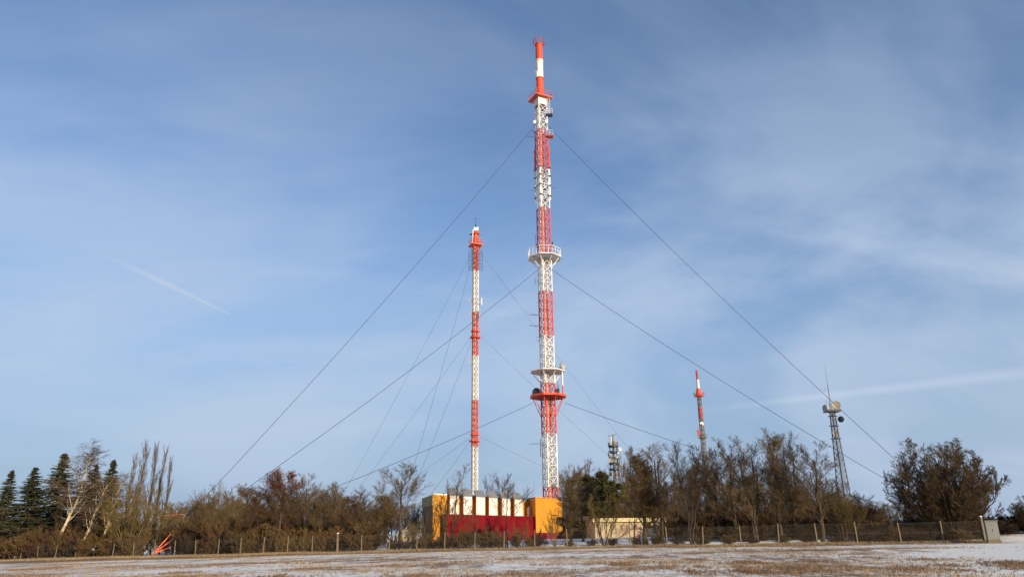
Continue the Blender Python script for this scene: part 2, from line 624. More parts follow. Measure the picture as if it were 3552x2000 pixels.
# ------------------------------------------------------------------ grass on the field (nobody could count it)
def build_grass():
    def tufts(name, n, sampler, hgt, material, label, blades=4):
        x, y = sampler(n)
        z = ground(x, y)
        n = len(x)
        B = blades
        ang = RNG.uniform(0, 2 * math.pi, (n, B))
        h = hgt * RNG.uniform(0.4, 1.2, (n, 1)) * RNG.uniform(0.6, 1.0, (n, B))
        lean = RNG.uniform(0.2, 0.9, (n, B)) * h
        off = RNG.normal(0, 0.05, (n, B, 2))
        bx, by = x[:, None] + off[..., 0], y[:, None] + off[..., 1]
        w = 0.012 + 0.01 * RNG.random((n, B))
        px, py = -np.sin(ang) * w, np.cos(ang) * w
        zz = np.repeat(z[:, None], B, 1) - 0.02
        V = np.stack([np.stack([bx - px, by - py, zz], -1), np.stack([bx + px, by + py, zz], -1),
                      np.stack([bx + np.cos(ang) * lean, by + np.sin(ang) * lean, zz + h], -1)], 2).reshape(-1, 3)
        t = np.arange(len(V)).reshape(-1, 3)
        o = link(name, make_mesh(name, V, tris=t), material)
        tag(o, label, 'grass', kind='stuff')

    def dens(x, y):
        return (np.sin(x * 0.12 + 2 * np.sin(y * 0.3)) + np.sin(y * 0.55 + 0.6 * np.sin(x * 0.2)) +
                0.8 * np.sin(x * 0.41 + y * 0.23 + 1))

    def s_field(n):
        y = 24 + (fence_y(0) - 24) * RNG.random(n * 4) ** 1.4
        x = (RNG.random(n * 4) - 0.5) * 1.5 * (y + 10)
        k = (y < fence_y(x)) & (dens(x, y) + RNG.normal(0, 0.9, n * 4) > 0.5)
        pathx = np.interp(y, [0, 28, 45, 62, 80], [13.0, 19.5, 27.5, 38.5, 57.0])
        k &= np.abs(x - pathx) > RNG.random(n * 4) * 4.0
        return x[k][:n], y[k][:n]

    def s_rows(n):
        # darker weedy patches lying in rows across the field
        cx = RNG.uniform(-38, 26, 130)
        u_ = RNG.random(130)
        cy = np.where(u_ < 0.5, RNG.normal(33.0, 1.6, 130), np.where(u_ < .75, RNG.normal(41, 2.5, 130), RNG.normal(56, 5.0, 130)))
        i = (RNG.random(n) ** 1.5 * 130).astype(int)
        x = cx[i] + RNG.normal(0, 1, n) * (.25 + .7 * ((i * 37) % 130) / 130)
        y = cy[i] + RNG.normal(0, 0.8, n) + 0.02 * x
        return x, y

    def s_fence(n):
        x = RNG.uniform(-95, 44, n)
        d = np.abs(RNG.normal(0, 1, n)) * np.interp(x, [-90, -30, 40], [3.0, 1.5, 0.6])
        return x, fence_y(x) - d + 0.3
    tufts('dry_grass', 30000, s_field, 0.13, 'grass_tan', 'short dry tan grass stubble poking through the snow of the field')
    tufts('weed_patch', 14000, s_rows, 0.17, 'grass_brown', 'reddish brown weeds in dark patches across the snowy field')
    tufts('fence_grass', 26000, s_fence, 0.32, 'grass_tan', 'taller straw coloured grass along the foot of the fence')


build_grass()


# ------------------------------------------------------------------ lattice masts
def leg_pts(c, Rz, az0, z, n):
    r = Rz(z) if callable(Rz) else Rz
    return [np.array([c[0] + r * math.sin(az0 + k * 2 * math.pi / n), c[1] + r * math.cos(az0 + k * 2 * math.pi / n), z]) for k in range(n)]


def lattice(root, c, Rz, az0, n, sections, panel, leg_r, br_r, xbrace=True):
    for z0, z1, m in sections:
        k = max(1, round((z1 - z0) / panel))
        zs = np.linspace(z0, z1, k + 1)
        mb = MB()
        for i in range(k):
            A, B = leg_pts(c, Rz, az0, zs[i], n), leg_pts(c, Rz, az0, zs[i + 1], n)
            for f in range(n):
                g = (f + 1) % n
                mb.bar(A[f], A[g], br_r, n=4, cap=False)
                mb.bar(A[f], B[g], br_r, n=4, cap=False)
                if xbrace:
                    mb.bar(A[g], B[f], br_r, n=4, cap=False)
        T = leg_pts(c, Rz, az0, z1 - 0.01, n)
        for f in range(n):
            mb.bar(T[f], T[(f + 1) % n], br_r, n=4, cap=False)
        s = part('lattice_section', mb, m, root)
        A, B = leg_pts(c, Rz, az0, z0, n), leg_pts(c, Rz, az0, z1, n)
        for f in range(n):
            part('leg', MB().bar(A[f], B[f], leg_r, n=8), m, s)


def ladder(root, p, ex, w, z0, z1, step, r, material, name='ladder'):
    mb = MB()
    ex = np.array([ex[0], ex[1], 0.0])
    p = np.array([p[0], p[1], 0.0])
    for s in (-1, 1):
        mb.bar(p + ex * s * w + (0, 0, z0), p + ex * s * w + (0, 0, z1), r * 1.3, n=4)
    for z in np.arange(z0 + step, z1, step):
        mb.bar(p - ex * w + (0, 0, z), p + ex * w + (0, 0, z), r, n=4, cap=False)
    return part(name, mb, material, root)


def ngon(c, r, az0, n):
    return [(c[0] + r * math.sin(az0 + k * 2 * math.pi / n), c[1] + r * math.cos(az0 + k * 2 * math.pi / n)) for k in range(n)]


def railing(root, c, r, az0, n, z, h, rad, material, per=2, name='railing'):
    mb = MB()
    P = ngon(c, r, az0, n)
    for k in range(n):
        a, b = np.array([*P[k], 0]), np.array([*P[(k + 1) % n], 0])
        for f in (0.55, 1.0):
            mb.bar(a + (0, 0, z + h * f), b + (0, 0, z + h * f), rad, n=4)
        for i in range(per):
            p = a + (b - a) * i / per
            mb.bar(p + (0, 0, z), p + (0, 0, z + h), rad, n=4)
    return part(name, mb, material, root)


def platform(root, c, r, az0, n, z, th, material, legs_r, drop, strut_r, under=None):
    """deck with rim beam, joists below and inclined struts down to the mast"""
    deck = part('platform_deck', MB().prism(ngon(c, r, az0, n)[::-1], z, z + th), material, root)
    rim = MB()
    P = ngon(c, r * 1.0, az0, n)
    for k in range(n):
        rim.bar((*P[k], z + th * 0.4), (*P[(k + 1) % n], z + th * 0.4), th * 0.9, n=4)
    part('rim_beam', rim, material, deck)
    jo = MB()
    Q = ngon(c, r * 0.96, az0, n)
    for k in range(n):
        jo.bar((c[0], c[1], z - 0.09), (*Q[k], z - 0.09), 0.07, n=4)
    for f in (0.45, 0.72):
        S = ngon(c, r * f, az0, n)
        for k in range(n):
            jo.bar((*S[k], z - 0.09), (*S[(k + 1) % n], z - 0.09), 0.06, n=4)
    part('joist', jo, material, deck)
    for k in range(n):
        a = az0 + k * 2 * math.pi / n
        dn = ngon(c, legs_r * (1.0 if k % 2 == 0 else 0.72), az0, n)[k]
        part('strut', MB().bar((*ngon(c, r * 0.9, az0, n)[k], z), (*dn, z - drop), strut_r, n=6), under or material, root)
    return deck


def dish(root, centre, facing, r, material, name='dish', drum=0.25):
    f = np.asarray(facing, float)
    f = f / np.linalg.norm(f)
    mb = MB()
    mb.lathe(np.asarray(centre) - f * r * drum, f, [(-0.35 * r, 0.02), (-0.3 * r, 0.45 * r), (-0.05 * r, 0.92 * r), (0.0, r), (r * drum, r),
                                                    (r * drum, r * 0.96), (r * drum * 0.6, r * 0.6), (r * drum * 0.45, 0.01)], 20)
    return part(name, mb, material, root, smooth=False)


def guy(root, a, b, r, sag, n=18, name='guy_wire'):
    a, b = np.asarray(a, float), np.asarray(b, float)
    t = np.linspace(0, 1, n + 1)[:, None]
    P = a + (b - a) * t
    P[:, 2] -= (4 * sag * t * (1 - t))[:, 0]
    return part(name, MB().path(list(P), r, n=5), 'cable', root)


def yagi(root, p, d, L, el, n, material, vertical=False, name='yagi_antenna'):
    """boom from p along d with n crosswise elements"""
    p, d = np.asarray(p, float), np.asarray(d, float)
    d /= np.linalg.norm(d)
    side = np.array([0, 0, 1.0]) if vertical else np.cross(d, (0, 0, 1.0))
    mb = MB().bar(p, p + d * L, 0.035, n=5)
    for i in range(n):
        q = p + d * L * (0.25 + 0.74 * i / max(1, n - 1))
        e = el * (1 - 0.45 * i / max(1, n - 1))
        mb.bar(q - side * e, q + side * e, 0.02, n=4)
        if not vertical:
            mb.bar(q - np.array([0, 0, e * .35]), q + np.array([0, 0, e * .35]), 0.016, n=4)
    return part(name, mb, material, root)


def main_mast():
    D = 140.0
    c = (gx(1914, D), D)
    base = gz(*c)

    def zy(py):
        return at(1916 - (1720 - py) * 0.0303, py, D).z
    root = thing('broadcast_mast', 'tall guyed red and white lattice broadcast mast with octagonal platforms and tubular top', 'mast', (c[0], c[1], base))
    az0 = math.pi + R(18)                     # one leg turned towards the field
    RM = 1.37
    W, D_ = 'white_paint', 'red_paint'
    ys = [(1875, 1688, D_), (1688, 1505, W), (1505, 1330, D_), (1330, 1167, W), (1167, 1013, D_), (1013, 893, W),
          (893, 725, D_), (725, 588, W), (588, 455, D_), (455, 340, W)]
    secs = [(base if i == 0 else zy(a), zy(b), m) for i, (a, b, m) in enumerate(ys)]
    lattice(root, c, RM, az0, 4, secs, 2.0, 0.14, 0.06)
    part('foundation', MB().prism(ngon(c, 2.2, az0, 8)[::-1], base - 0.3, base + 0.35), 'concrete_post', root)
    # lift shaft rails, cable ducts and ladder inside the lattice
    ztop = zy(340)
    ca = np.array(c)
    fx = np.array([math.sin(az0 + math.pi / 2), math.cos(az0 + math.pi / 2)])
    fy_ = np.array([math.sin(az0), math.cos(az0)])
    for k, (ox, oy, r, m) in enumerate(((0.28, 0.35, 0.16, 'rust_duct'), (-0.15, 0.55, 0.13, 'rust_duct'), (0.62, -0.1, 0.10, 'rust_duct'))):
        p = ca + fx * ox + fy_ * oy
        part('cable_duct', MB().bar((*p, base + 0.3), (*p, ztop - 1), r, n=6), m, root)
    ladder(root, ca + fx * 0.12 + fy_ * 0.75, fx, 0.30, base + 0.3, ztop, 0.42, 0.05, 'white_paint')

    # octagonal platforms
    zg, z2, z3 = zy(897), zy(1290), zy(1377)
    platform(root, c, 3.42, az0, 8, zg, 0.14, W, RM, 2.1, 0.07)
    railing(root, c, 3.40, az0, 8, zg + 0.14, 1.6, 0.045, W, per=3)
    platform(root, c, 3.36, az0, 8, z2, 0.14, W, RM, 2.2, 0.07)
    platform(root, c, 3.40, az0, 8, z3, 0.30, D_, RM, 3.9, 0.075)
    pk = np.array(ngon(c, 3.15, az0, 8)[3])
    pr = np.array(c) + np.array([2.75, -1.2])
    part('support_post', MB().bar((*pr, z3 + 0.3), (*pr, (z2 + z3) / 2 - 0.4), 0.13, n=8), D_, root)
    part('support_post', MB().bar((*pr, (z2 + z3) / 2 - 0.4), (*pr, z2), 0.13, n=8), W, root)
    # equipment on the platforms
    q = np.array([c[0] + 2.6, c[1] + 0.3])
    part('antenna_bracket', MB().bar((q[0] - 1.6, q[1], z2 + 0.7), (q[0] + 0.3, q[1], z2 + 1.0), 0.06, n=5)
         .bar((q[0] - 1.0, q[1], z2 + .14), (q[0] - 1.0, q[1], z2 + 1.5), 0.06, n=5).bar((q[0] - 1.7, q[1], z2 + .14), (q[0] - 1.7, q[1], z2 + 1.3), 0.06, n=5), 'steel', root)
    dish(root, (q[0] + 0.45, q[1] - 0.2, z2 + 1.2), (0.75, -0.6, 0.0), 0.68, 'dish_grey', name='dish_antenna', drum=0.55)
    dish(root, (c[0] - 2.35, c[1] - 0.9, z3 + 0.85), (-0.55, -0.8, 0.05), 0.85, 'dish_dark', name='drum_antenna', drum=0.5)
    for dx, h in ((1.75, 3.4), (2.05, 2.1), (1.5, 1.6)):
        part('whip_antenna', MB().bar((c[0] + dx, c[1] - 0.4, z3 + 0.3), (c[0] + dx, c[1] - 0.4, z3 + 0.3 + h), 0.07, 0.04, n=5), 'steel', root)
    part('equipment_box', MB().box((c[0] + 1.8, c[1] - 0.5), (1, 0), (0, 1), 0.35, 0.25, z3 + 0.3, z3 + 1.5), 'dark_steel', root)
    # side antennas
    lx = c[0] - 1.25
    for py in (1093, 1131):
        yagi(root, (lx, c[1] - 0.3, zy(py)), (-1, -0.25, -0.02), 2.1, 0.55, 8, 'steel')
    for py in (1170, 1182):
        yagi(root, (lx, c[1] - 0.3, zy(py)), (-1, -0.25, -0.02), 0.7, 0.3, 3, 'steel')
    for py, h, dx in ((975, 1.6, -0.75), (832, 2.2, -0.45)):
        z = zy(py)
        part('dipole_antenna', MB().bar((lx + dx, c[1] - .4, z - h / 2), (lx + dx, c[1] - .4, z + h / 2), 0.05, n=5)
             .bar((lx, c[1] - .4, z), (lx + dx, c[1] - .4, z), 0.04, n=5), 'steel', root)
    z = zy(845)
    part('panel_antenna', MB().box((c[0] + 1.65, c[1] - 0.5), (1, 0), (0, 1), 0.14, 0.12, z - 1.1, z + 0.2), 'dark_steel', root)
    z = zy(850)
    part('panel_antenna', MB().box((c[0] - 1.6, c[1] - 0.5), (1, 0), (0, 1), 0.14, 0.12, z - 0.8, z + 0.1), 'dark_steel', root)
    z = zy(1540)
    yagi(root, (lx - 0.5, c[1] - 0.6, z + 0.1), (-1, -0.3, -0.06), 2.0, 0.45, 9, 'steel', name='log_periodic_antenna')
    part('dipole_antenna', MB().bar((lx - 0.45, c[1] - .5, z - 2.3), (lx - 0.45, c[1] - .5, z + 0.9), 0.06, n=5)
         .bar((lx - 0.45, c[1] - .5, z), (lx + 0.4, c[1] - .2, z - 0.2), 0.06, n=5), 'dark_steel', root)
    # vertical antenna poles on the corners with dark clamps, from the red band down through the white one
    zc = [zy(v) for v in (545, 588, 615, 648, 684)]
    for k in range(4):
        a = az0 + k * math.pi / 2
        p = np.array([c[0] + (RM + 0.22) * math.sin(a), c[1] + (RM + 0.22) * math.cos(a)])
        for z0, z1, m in ((zc[1], zc[0] + 2.0, D_), (zc[4] - 1.0, zc[1], W)):
            part('antenna_pole', MB().bar((*p, z0), (*p, z1), 0.13, n=8), m, root)
    for z in zc[1:]:
        mb = MB()
        P = ngon(c, RM + 0.30, az0, 4)
        for k in range(4):
            a, b = np.array([*P[k], z]), np.array([*P[(k + 1) % 4], z])
            mb.bar(a, b, 0.035, n=4)
            for f0, f1 in ((0.0, 0.22), (0.78, 1.0)):
                mb.bar(a + (b - a) * f0, a + (b - a) * f1, 0.085, n=5)
            mb.box(P[k], (1, 0), (0, 1), 0.17, 0.17, z - 0.14, z + 0.14)
        part('clamp_ring', mb, 'dark_steel', root)
    for py in (602, 626, 663, 698):
        z = zy(py)
        a = az0 + math.pi * 1.75
        p = np.array([c[0] + 0.9 * math.sin(a), c[1] + 0.9 * math.cos(a)])
        part('dipole_box', MB().box(p, (1, 0), (0, 1), 0.18, 0.18, z - 0.22, z + 0.22), 'dark_steel', root)
    z = zy(657)
    part('cross_arm', MB().bar((c[0] - 3.0, c[1] + 0.5, z - 0.1), (c[0] + 3.0, c[1] - 0.5, z + 0.2), 0.035, n=4), 'steel', root)
    # top: cladding, square platform, small balconies and the slotted tube antenna
    z_cl0, z_pl = zy(368), zy(346)
    cl = part('cladding', MB().prism(ngon(c, RM + 0.1, az0, 4)[::-1], z_cl0, z_pl), 'white_paint', root)
    part('opening', MB().prism(ngon(c, RM - 0.25, az0, 4)[::-1], zy(377), z_cl0 - 0.02), 'dark_steel', root)
    pl = part('square_platform', MB().prism(ngon((c[0], c[1] + 0.2), 2.75, az0, 4)[::-1], z_pl + 0.02, z_pl + 0.34), D_, root)
    railing(root, (c[0], c[1] + 0.2), 2.72, az0, 4, z_pl + 0.34, 1.15, 0.045, D_, per=3)
    zt = [z_pl + 0.34, zy(272), zy(211), zy(154)]
    for k, m in enumerate((D_, W, D_)):
        z0, z1 = zt[k], zt[k + 1]
        mb = MB().lathe((*c, 0), (0, 0, 1), [(z0, 0.0), (z0, 0.80), (z1 - 0.25, 0.78), (z1 - 0.25, 0.88), (z1 - 0.02, 0.88), (z1 - 0.02, 0.0)], 24)
        part('tube_antenna', mb, m, root, smooth=False)
    for a, z in ((2.6, 0.25), (3.6, 0.6), (4.6, 0.4), (2.2, 0.8), (3.9, 0.15)):
        z = zt[1] + (zt[2] - zt[1]) * z
        p = np.array([c[0] + 0.86 * math.sin(a), c[1] + 0.86 * math.cos(a), z])
        part('slot_cover', MB().bar(p - (0, 0, 0.7), p + (0, 0, 0.7), 0.09, n=6), W, root)
    ztt = zt[3]
    cage = MB()
    for zr, rr in ((ztt + 0.1, 1.25), (ztt + 0.55, 1.3), (ztt + 1.05, 1.3)):
        P = ngon(c, rr, 0, 14)
        for k in range(14):
            cage.bar((*P[k], zr), (*P[(k + 1) % 14], zr), 0.045, n=4)
    P, Q, S = ngon(c, 1.25, 0, 14), ngon(c, 1.3, 0, 14), ngon(c, 0.8, 0, 14)
    for k in range(0, 14, 2):
        cage.bar((*P[k], ztt + 0.1), (*Q[k], ztt + 1.05), 0.04, n=4)
        cage.bar((*P[k], ztt + 0.1), (*S[k], ztt - 0.2), 0.045, n=4)
    part('top_railing', cage, 'pale_red', root)
    for py, m in ((404, W), (478, W)):
        z = zy(py)
        cc = np.array([c[0] + 1.75, c[1] - 0.5])
        part('balcony', MB().box(cc, (1, 0), (0, 1), 0.75, 0.7, z - 0.15, z), 'steel' if py == 404 else D_, root)
        mb = MB()
        for h in (0.55, 1.15):
            mb.bar((cc[0] - .7, cc[1] - .68, z + h), (cc[0] + .7, cc[1] - .68, z + h), .04, n=4)
            mb.bar((cc[0] + .7, cc[1] - .68, z + h), (cc[0] + .7, cc[1] + .68, z + h), .04, n=4)
        for dx in (-.7, 0, .7):
            mb.bar((cc[0] + dx, cc[1] - .68, z), (cc[0] + dx, cc[1] - .68, z + 1.15), .04, n=4)
        part('balcony_railing', mb, W, root)
    zl0, zl1 = zy(404), z_pl
    ladder(root, (c[0] + 1.75, c[1] - 0.75), (1, 0), 0.22, zl0, zl1, 0.45, 0.035, 'white_paint', name='caged_ladder')
    for py, dx in ((430, -1.35), (430, 1.2)):
        z = zy(py)
        part('guy_bracket', MB().box((c[0] + dx, c[1] - 0.6), (1, 0), (0, 1), 0.28, 0.3, z - 0.35, z + 0.35), W, root)
    yagi(root, (lx, c[1], zy(476)), (-1, -0.3, -0.02), 1.9, 0.5, 5, 'steel')
    yagi(root, (lx, c[1], zy(462)), (-0.6, -0.8, 0.02), 1.4, 0.4, 4, 'steel')

    # guys: three directions, three levels
    Rg = 65.0
    AL = np.array([c[0] - Rg * .866, c[1] - Rg * .5])
    AR = np.array([c[0] + Rg * .866, c[1] - Rg * .5])
    AB = np.array([c[0] + 4.5, c[1] + Rg])
    lv = [zy(436), zy(937), zy(1400)]
    offs = [1.2, 1.3, 3.0]
    for A, s in ((AL, (-1, -.5)), (AR, (1, -.5)), (AB, (0.07, 1))):
        ga = gz(*A) + 0.4
        tips = []
        for k, z in enumerate(lv):
            a = np.array([c[0] + s[0] * offs[k], c[1] + s[1] * offs[k] * .8, z])
            e = np.array([A[0], A[1], ga])
            d = (a - e) / np.linalg.norm(a - e)
            tip = e + d * (3.4, 2.9, 2.4)[k]
            tips.append((e, tip))
            guy(root, a, tip, 0.036 if k else 0.034, (1.3, 1.1, 0.9)[k])
        st = thing('guy_anchor', {0: 'orange steel tension rods of the mast guys rising behind the fence', 1: 'guy anchor rods hidden beside the big brown bush',
                                  2: 'guy anchor rods on the ground behind the mast'}[0 if A is AL else (1 if A is AR else 2)],
                   'guy anchor', (A[0], A[1], ga - 0.4), 'anchors of the broadcast mast guys')
        part('anchor_block', MB().box(A, (1, 0), (0, 1), 0.5, 0.5, ga - 0.75, ga - 0.05), 'concrete_post', st)
        for e, tip in tips:
            part('tension_rod', MB().bar(e, tip, 0.10, 0.07, n=6), 'orange_paint' if A is AL else 'weathered_steel', st)
    return root


main_mast()


def second_mast():
    D = 150.0
    c = (gx(1645, D), D)
    base = gz(*c)

    def zy(py):
        return at(1645 + (1700 - py) * 0.0121, py, D).z
    root = thing('slim_mast', 'slim guyed red and white lattice mast rising behind the white hooded building', 'mast', (c[0], c[1], base))
    az0 = math.pi + R(20)
    RM = 0.66
    W, D_ = 'white_paint', 'red_paint'
    ys = [(1860, 1550, W), (1550, 1387, D_), (1387, 1233, W), (1233, 1083, D_), (1083, 940, W), (940, 825, D_)]
    lattice(root, c, RM, az0, 4, [(base if i == 0 else zy(a), zy(b), m) for i, (a, b, m) in enumerate(ys)], 1.15, 0.095, 0.042)
    fx = np.array([math.sin(az0 + math.pi / 2), math.cos(az0 + math.pi / 2)])
    fy_ = np.array([math.sin(az0), math.cos(az0)])
    ca = np.array(c)
    part('cable_tray', MB().box(ca + fx * 0.05, fx, fy_, 0.20, 0.10, base, zy(830)), 'dark_steel', root)
    ladder(root, ca + fx * 0.05 + fy_ * 0.28, fx, 0.24, base, zy(830), 0.62, 0.045, 'white_paint')
    # rings and collars
    for py, r in ((1149, 0.95), (1170, 1.15), (1507, 0.95), (1529, 1.2)):
        z = zy(py)
        part('collar', MB().prism(ngon(c, r, az0, 8)[::-1], z - 0.12, z + 0.12), D_, root)
        mb = MB()
        for k, p in enumerate(ngon(c, r, az0, 8)):
            mb.bar((*p, z), (*p, z + 0.35), 0.05, n=4)
        part('collar_lug', mb, D_, root)
    # top platform
    zp = zy(853)
    part('square_platform', MB().prism(ngon(c, 1.75, az0, 4)[::-1], zp, zp + 0.22), D_, root)
    railing(root, c, 1.72, az0, 4, zp + 0.22, 1.25, 0.04, D_, per=3)
    mb = MB()
    for k in range(4):
        a = az0 + k * math.pi / 2
        mb.bar((c[0] + 1.5 * math.sin(a), c[1] + 1.5 * math.cos(a), zp), (c[0] + RM * math.sin(a), c[1] + RM * math.cos(a), zp - 1.2), 0.06, n=5)
    part('strut', mb, D_, root)
    zb = zp + 0.22
    part('top_section', MB().prism(ngon(c, 0.5, az0, 6)[::-1], zb, zy(812)), D_, root)
    part('top_section', MB().lathe((c[0] + 0.1, c[1], zy(812)), (0, 0, 1), [(0, 0.0), (0, 0.75), (0.5, 0.6), (0.5, 0)], 12), D_, root)
    part('rail_tube', MB().bar((c[0] - 0.7, c[1] - .3, zb), (c[0] - 0.6, c[1] - .3, zy(798)), 0.13, n=6), W, root)
    part('antenna_box', MB().box((c[0] + 0.1, c[1]), (1, 0), (0, 1), 0.48, 0.45, zy(802), zy(790)), W, root)
    part('antenna_neck', MB().bar((c[0], c[1], zy(812)), (c[0], c[1], zy(802)), 0.2, n=8).bar((c[0], c[1], zy(790)), (c[0], c[1], zy(780)), 0.16, n=8), 'dark_steel', root)
    part('whip_antenna', MB().bar((c[0], c[1], zy(780)), (c[0], c[1], zy(757)), 0.06, n=5).bar((c[0] - .55, c[1], zy(757)), (c[0] + .55, c[1], zy(757)), 0.04, n=4), 'steel', root)
    part('floodlight', MB().box((c[0] - 1.0, c[1] - .4), (1, 0), (0, 1), 0.3, 0.2, zy(817), zy(813)), 'dark_steel', root)
    # wire cage dipoles either side
    for s in (-1, 1):
        for z0, z1 in ((zy(938), zy(907)), (zy(903), zy(872))):
            mb = MB()
            x0, x1 = c[0] + s * 0.95, c[0] + s * 1.45
            for x in (x0, x1):
                for yy in (-0.6, 0.3):
                    mb.bar((x, c[1] + yy, z0), (x, c[1] + yy, z1), 0.028, n=4)
            for z in np.linspace(z0, z1, 4):
                mb.bar((x0, c[1] - .6, z), (x1, c[1] - .6, z), 0.028, n=4).bar((x1, c[1] - .6, z), (x1, c[1] + .3, z), 0.028, n=4)
                mb.bar((c[0] + s * 0.4, c[1], z), (x0, c[1] - .6, z), 0.028, n=4)
            part('cage_dipole', mb, 'dark_steel', root)
    for k in range(3):
        mb = MB()
        for z in np.linspace(zy(935), zy(875), 9):
            mb.bar((c[0] - 0.5 + k * 0.5, c[1] - 0.9, z - .3), (c[0] - 0.5 + k * 0.5, c[1] - 0.9, z + .3), 0.03, n=4)
            mb.bar((c[0] - 0.5 + k * 0.5, c[1] - 0.9, z), (c[0] - 0.3 + k * 0.3, c[1] - 0.4, z), 0.025, n=4)
        part('dipole_row', mb, 'dark_steel', root)
    # panel antennas
    for dx, p0, p1, m in ((1.35, 1061, 1036, 'dish_white'), (-1.15, 1050, 1035, 'dish_grey'), (-1.05, 1098, 1083, 'dish_grey'), (0.95, 1106, 1078, 'dish_grey'),
                          (-1.1, 1270, 1243, 'dish_grey')):
        z0, z1 = zy(p0), zy(p1)
        pn = part('panel_antenna', MB().box((c[0] + dx, c[1] - 0.5), (1, 0), (0, 1), 0.15, 0.12, z0, z1), m, root)
        part('bracket', MB().bar((c[0] + dx, c[1] - .45, z0 + .25), (c[0], c[1] - .3, z0 + .25), .045, n=4).bar((c[0] + dx, c[1] - .45, z1 - .25), (c[0], c[1] - .3, z1 - .25), .045, n=4), 'steel', pn)
    Rg = 50.0
    d = R(9.4)
    lv = [zy(868), zy(1158), zy(1512)]
    for A_, lab in ((math.pi + d, 'front'), (R(300) + d, 'left'), (R(60) + d, 'right')):
        A = np.array([c[0] + Rg * math.sin(A_), c[1] + Rg * math.cos(A_)])
        g = gz(*A)
        for k, z in enumerate(lv):
            guy(root, (c[0] + .9 * math.sin(A_), c[1] + .9 * math.cos(A_), z), (A[0], A[1], g + 0.5), 0.021, (1.0, 0.7, 0.45)[k])
        st = thing('guy_anchor', 'concrete guy anchor block of the slim mast among the trees', 'guy anchor', (A[0], A[1], g), 'anchors of the slim mast guys')
        part('anchor_block', MB().box(A, (1, 0), (0, 1), 0.45, 0.45, g - 0.2, g + 0.35), 'concrete_post', st)
        part('anchor_eye', MB().bar((A[0], A[1], g + .3), (A[0], A[1], g + .6), 0.07, n=6), 'dark_steel', st)


second_mast()


def pole_tower():
    D = 170.0
    c = (gx(2143, D), D)
    base = gz(*c)

    def zy(py):
        return at(2143 - (1700 - py) * 0.065, py, D).z

    def x(px, py):
        return at(px, py, D).x
    root = thing('antenna_pole', 'short brown antenna pole ringed with black collars and cream dishes', 'antenna pole', (c[0], c[1], base))
    part('column', MB().lathe((*c, 0), (0, 0, 1), [(base, 0), (base, 0.42), (zy(1650), 0.33), (zy(1515), 0.2), (zy(1515), 0)], 14), 'weathered_steel', root)
    part('top_panel', MB().box((c[0] - 0.35, c[1] - .35), (1, 0), (0, 1), 0.13, 0.1, zy(1545), zy(1513)), 'dish_white', root)
    part('top_panel', MB().box((c[0] + 0.3, c[1] - .35), (1, 0), (0, 1), 0.2, 0.1, zy(1545), zy(1528)), 'dish_cream', root)
    for py in (1547, 1567, 1587, 1607, 1627):
        z = zy(py)
        part('collar', MB().lathe((*c, z), (0, 0, 1), [(-.22, .3), (-.22, 1.12), (.2, 1.12), (.2, .3), (-.22, .3)], 16), 'dark_steel', root)
    for k in range(6):
        a = k * math.pi / 3 + .3
        p = (c[0] + 0.92 * math.sin(a), c[1] + 0.92 * math.cos(a))
        part('stanchion', MB().bar((*p, zy(1650)), (*p, zy(1545)), 0.06, n=5), 'dark_steel', root)
        part('panel_antenna', MB().box((c[0] + 1.1 * math.sin(a), c[1] + 1.1 * math.cos(a)), (1, 0), (0, 1), 0.11, 0.1, zy(1546), zy(1533)), 'weathered_steel', root)
        part('panel_antenna', MB().box((c[0] + 1.1 * math.sin(a), c[1] + 1.1 * math.cos(a)), (1, 0), (0, 1), 0.16, 0.12, zy(1649), zy(1636)), 'weathered_steel', root)
    for px, py, r, f, m in ((2149, 1558, .42, (.5, -1, 0), 'dish_white'), (2143, 1571, .26, (.1, -1, 0), 'dish_white'), (2109, 1577, .5, (-1, -.25, 0), 'dish_grey'),
                            (2120, 1595, .62, (-.1, -1, 0), 'dish_cream'), (2130, 1609, .24, (0, -1, 0), 'dish_white'), (2153, 1613, .30, (.8, -.7, 0), 'dish_white'),
                            (2139, 1586, .2, (.4, -1, 0), 'dish_white'), (2146, 1619, .2, (.4, -1, 0), 'dish_cream')):
        p = at(px, py, D)
        cen = (p.x, c[1] - 1.05, p.z)
        dd = dish(root, cen, f, r, m, drum=0.45)
        part('bracket', MB().bar(cen, (c[0], c[1] - 0.3, p.z), 0.05, n=5), 'steel', dd)
    z = zy(1509)
    part('top_dipole', MB().bar((c[0] - .9, c[1], z - .15), (c[0] + .9, c[1], z + .25), 0.06, n=5).bar((c[0], c[1], zy(1516)), (c[0], c[1], z + .1), 0.12, n=6), 'steel', root)
    part('whip_antenna', MB().bar((c[0] - .9, c[1], zy(1545)), (c[0] - .9, c[1], zy(1490)), 0.02, n=4), 'steel', root)
    part('whip_antenna', MB().bar((c[0] + 1.1, c[1], zy(1545)), (c[0] + 1.1, c[1], zy(1512)), 0.02, n=4), 'steel', root)


pole_tower()


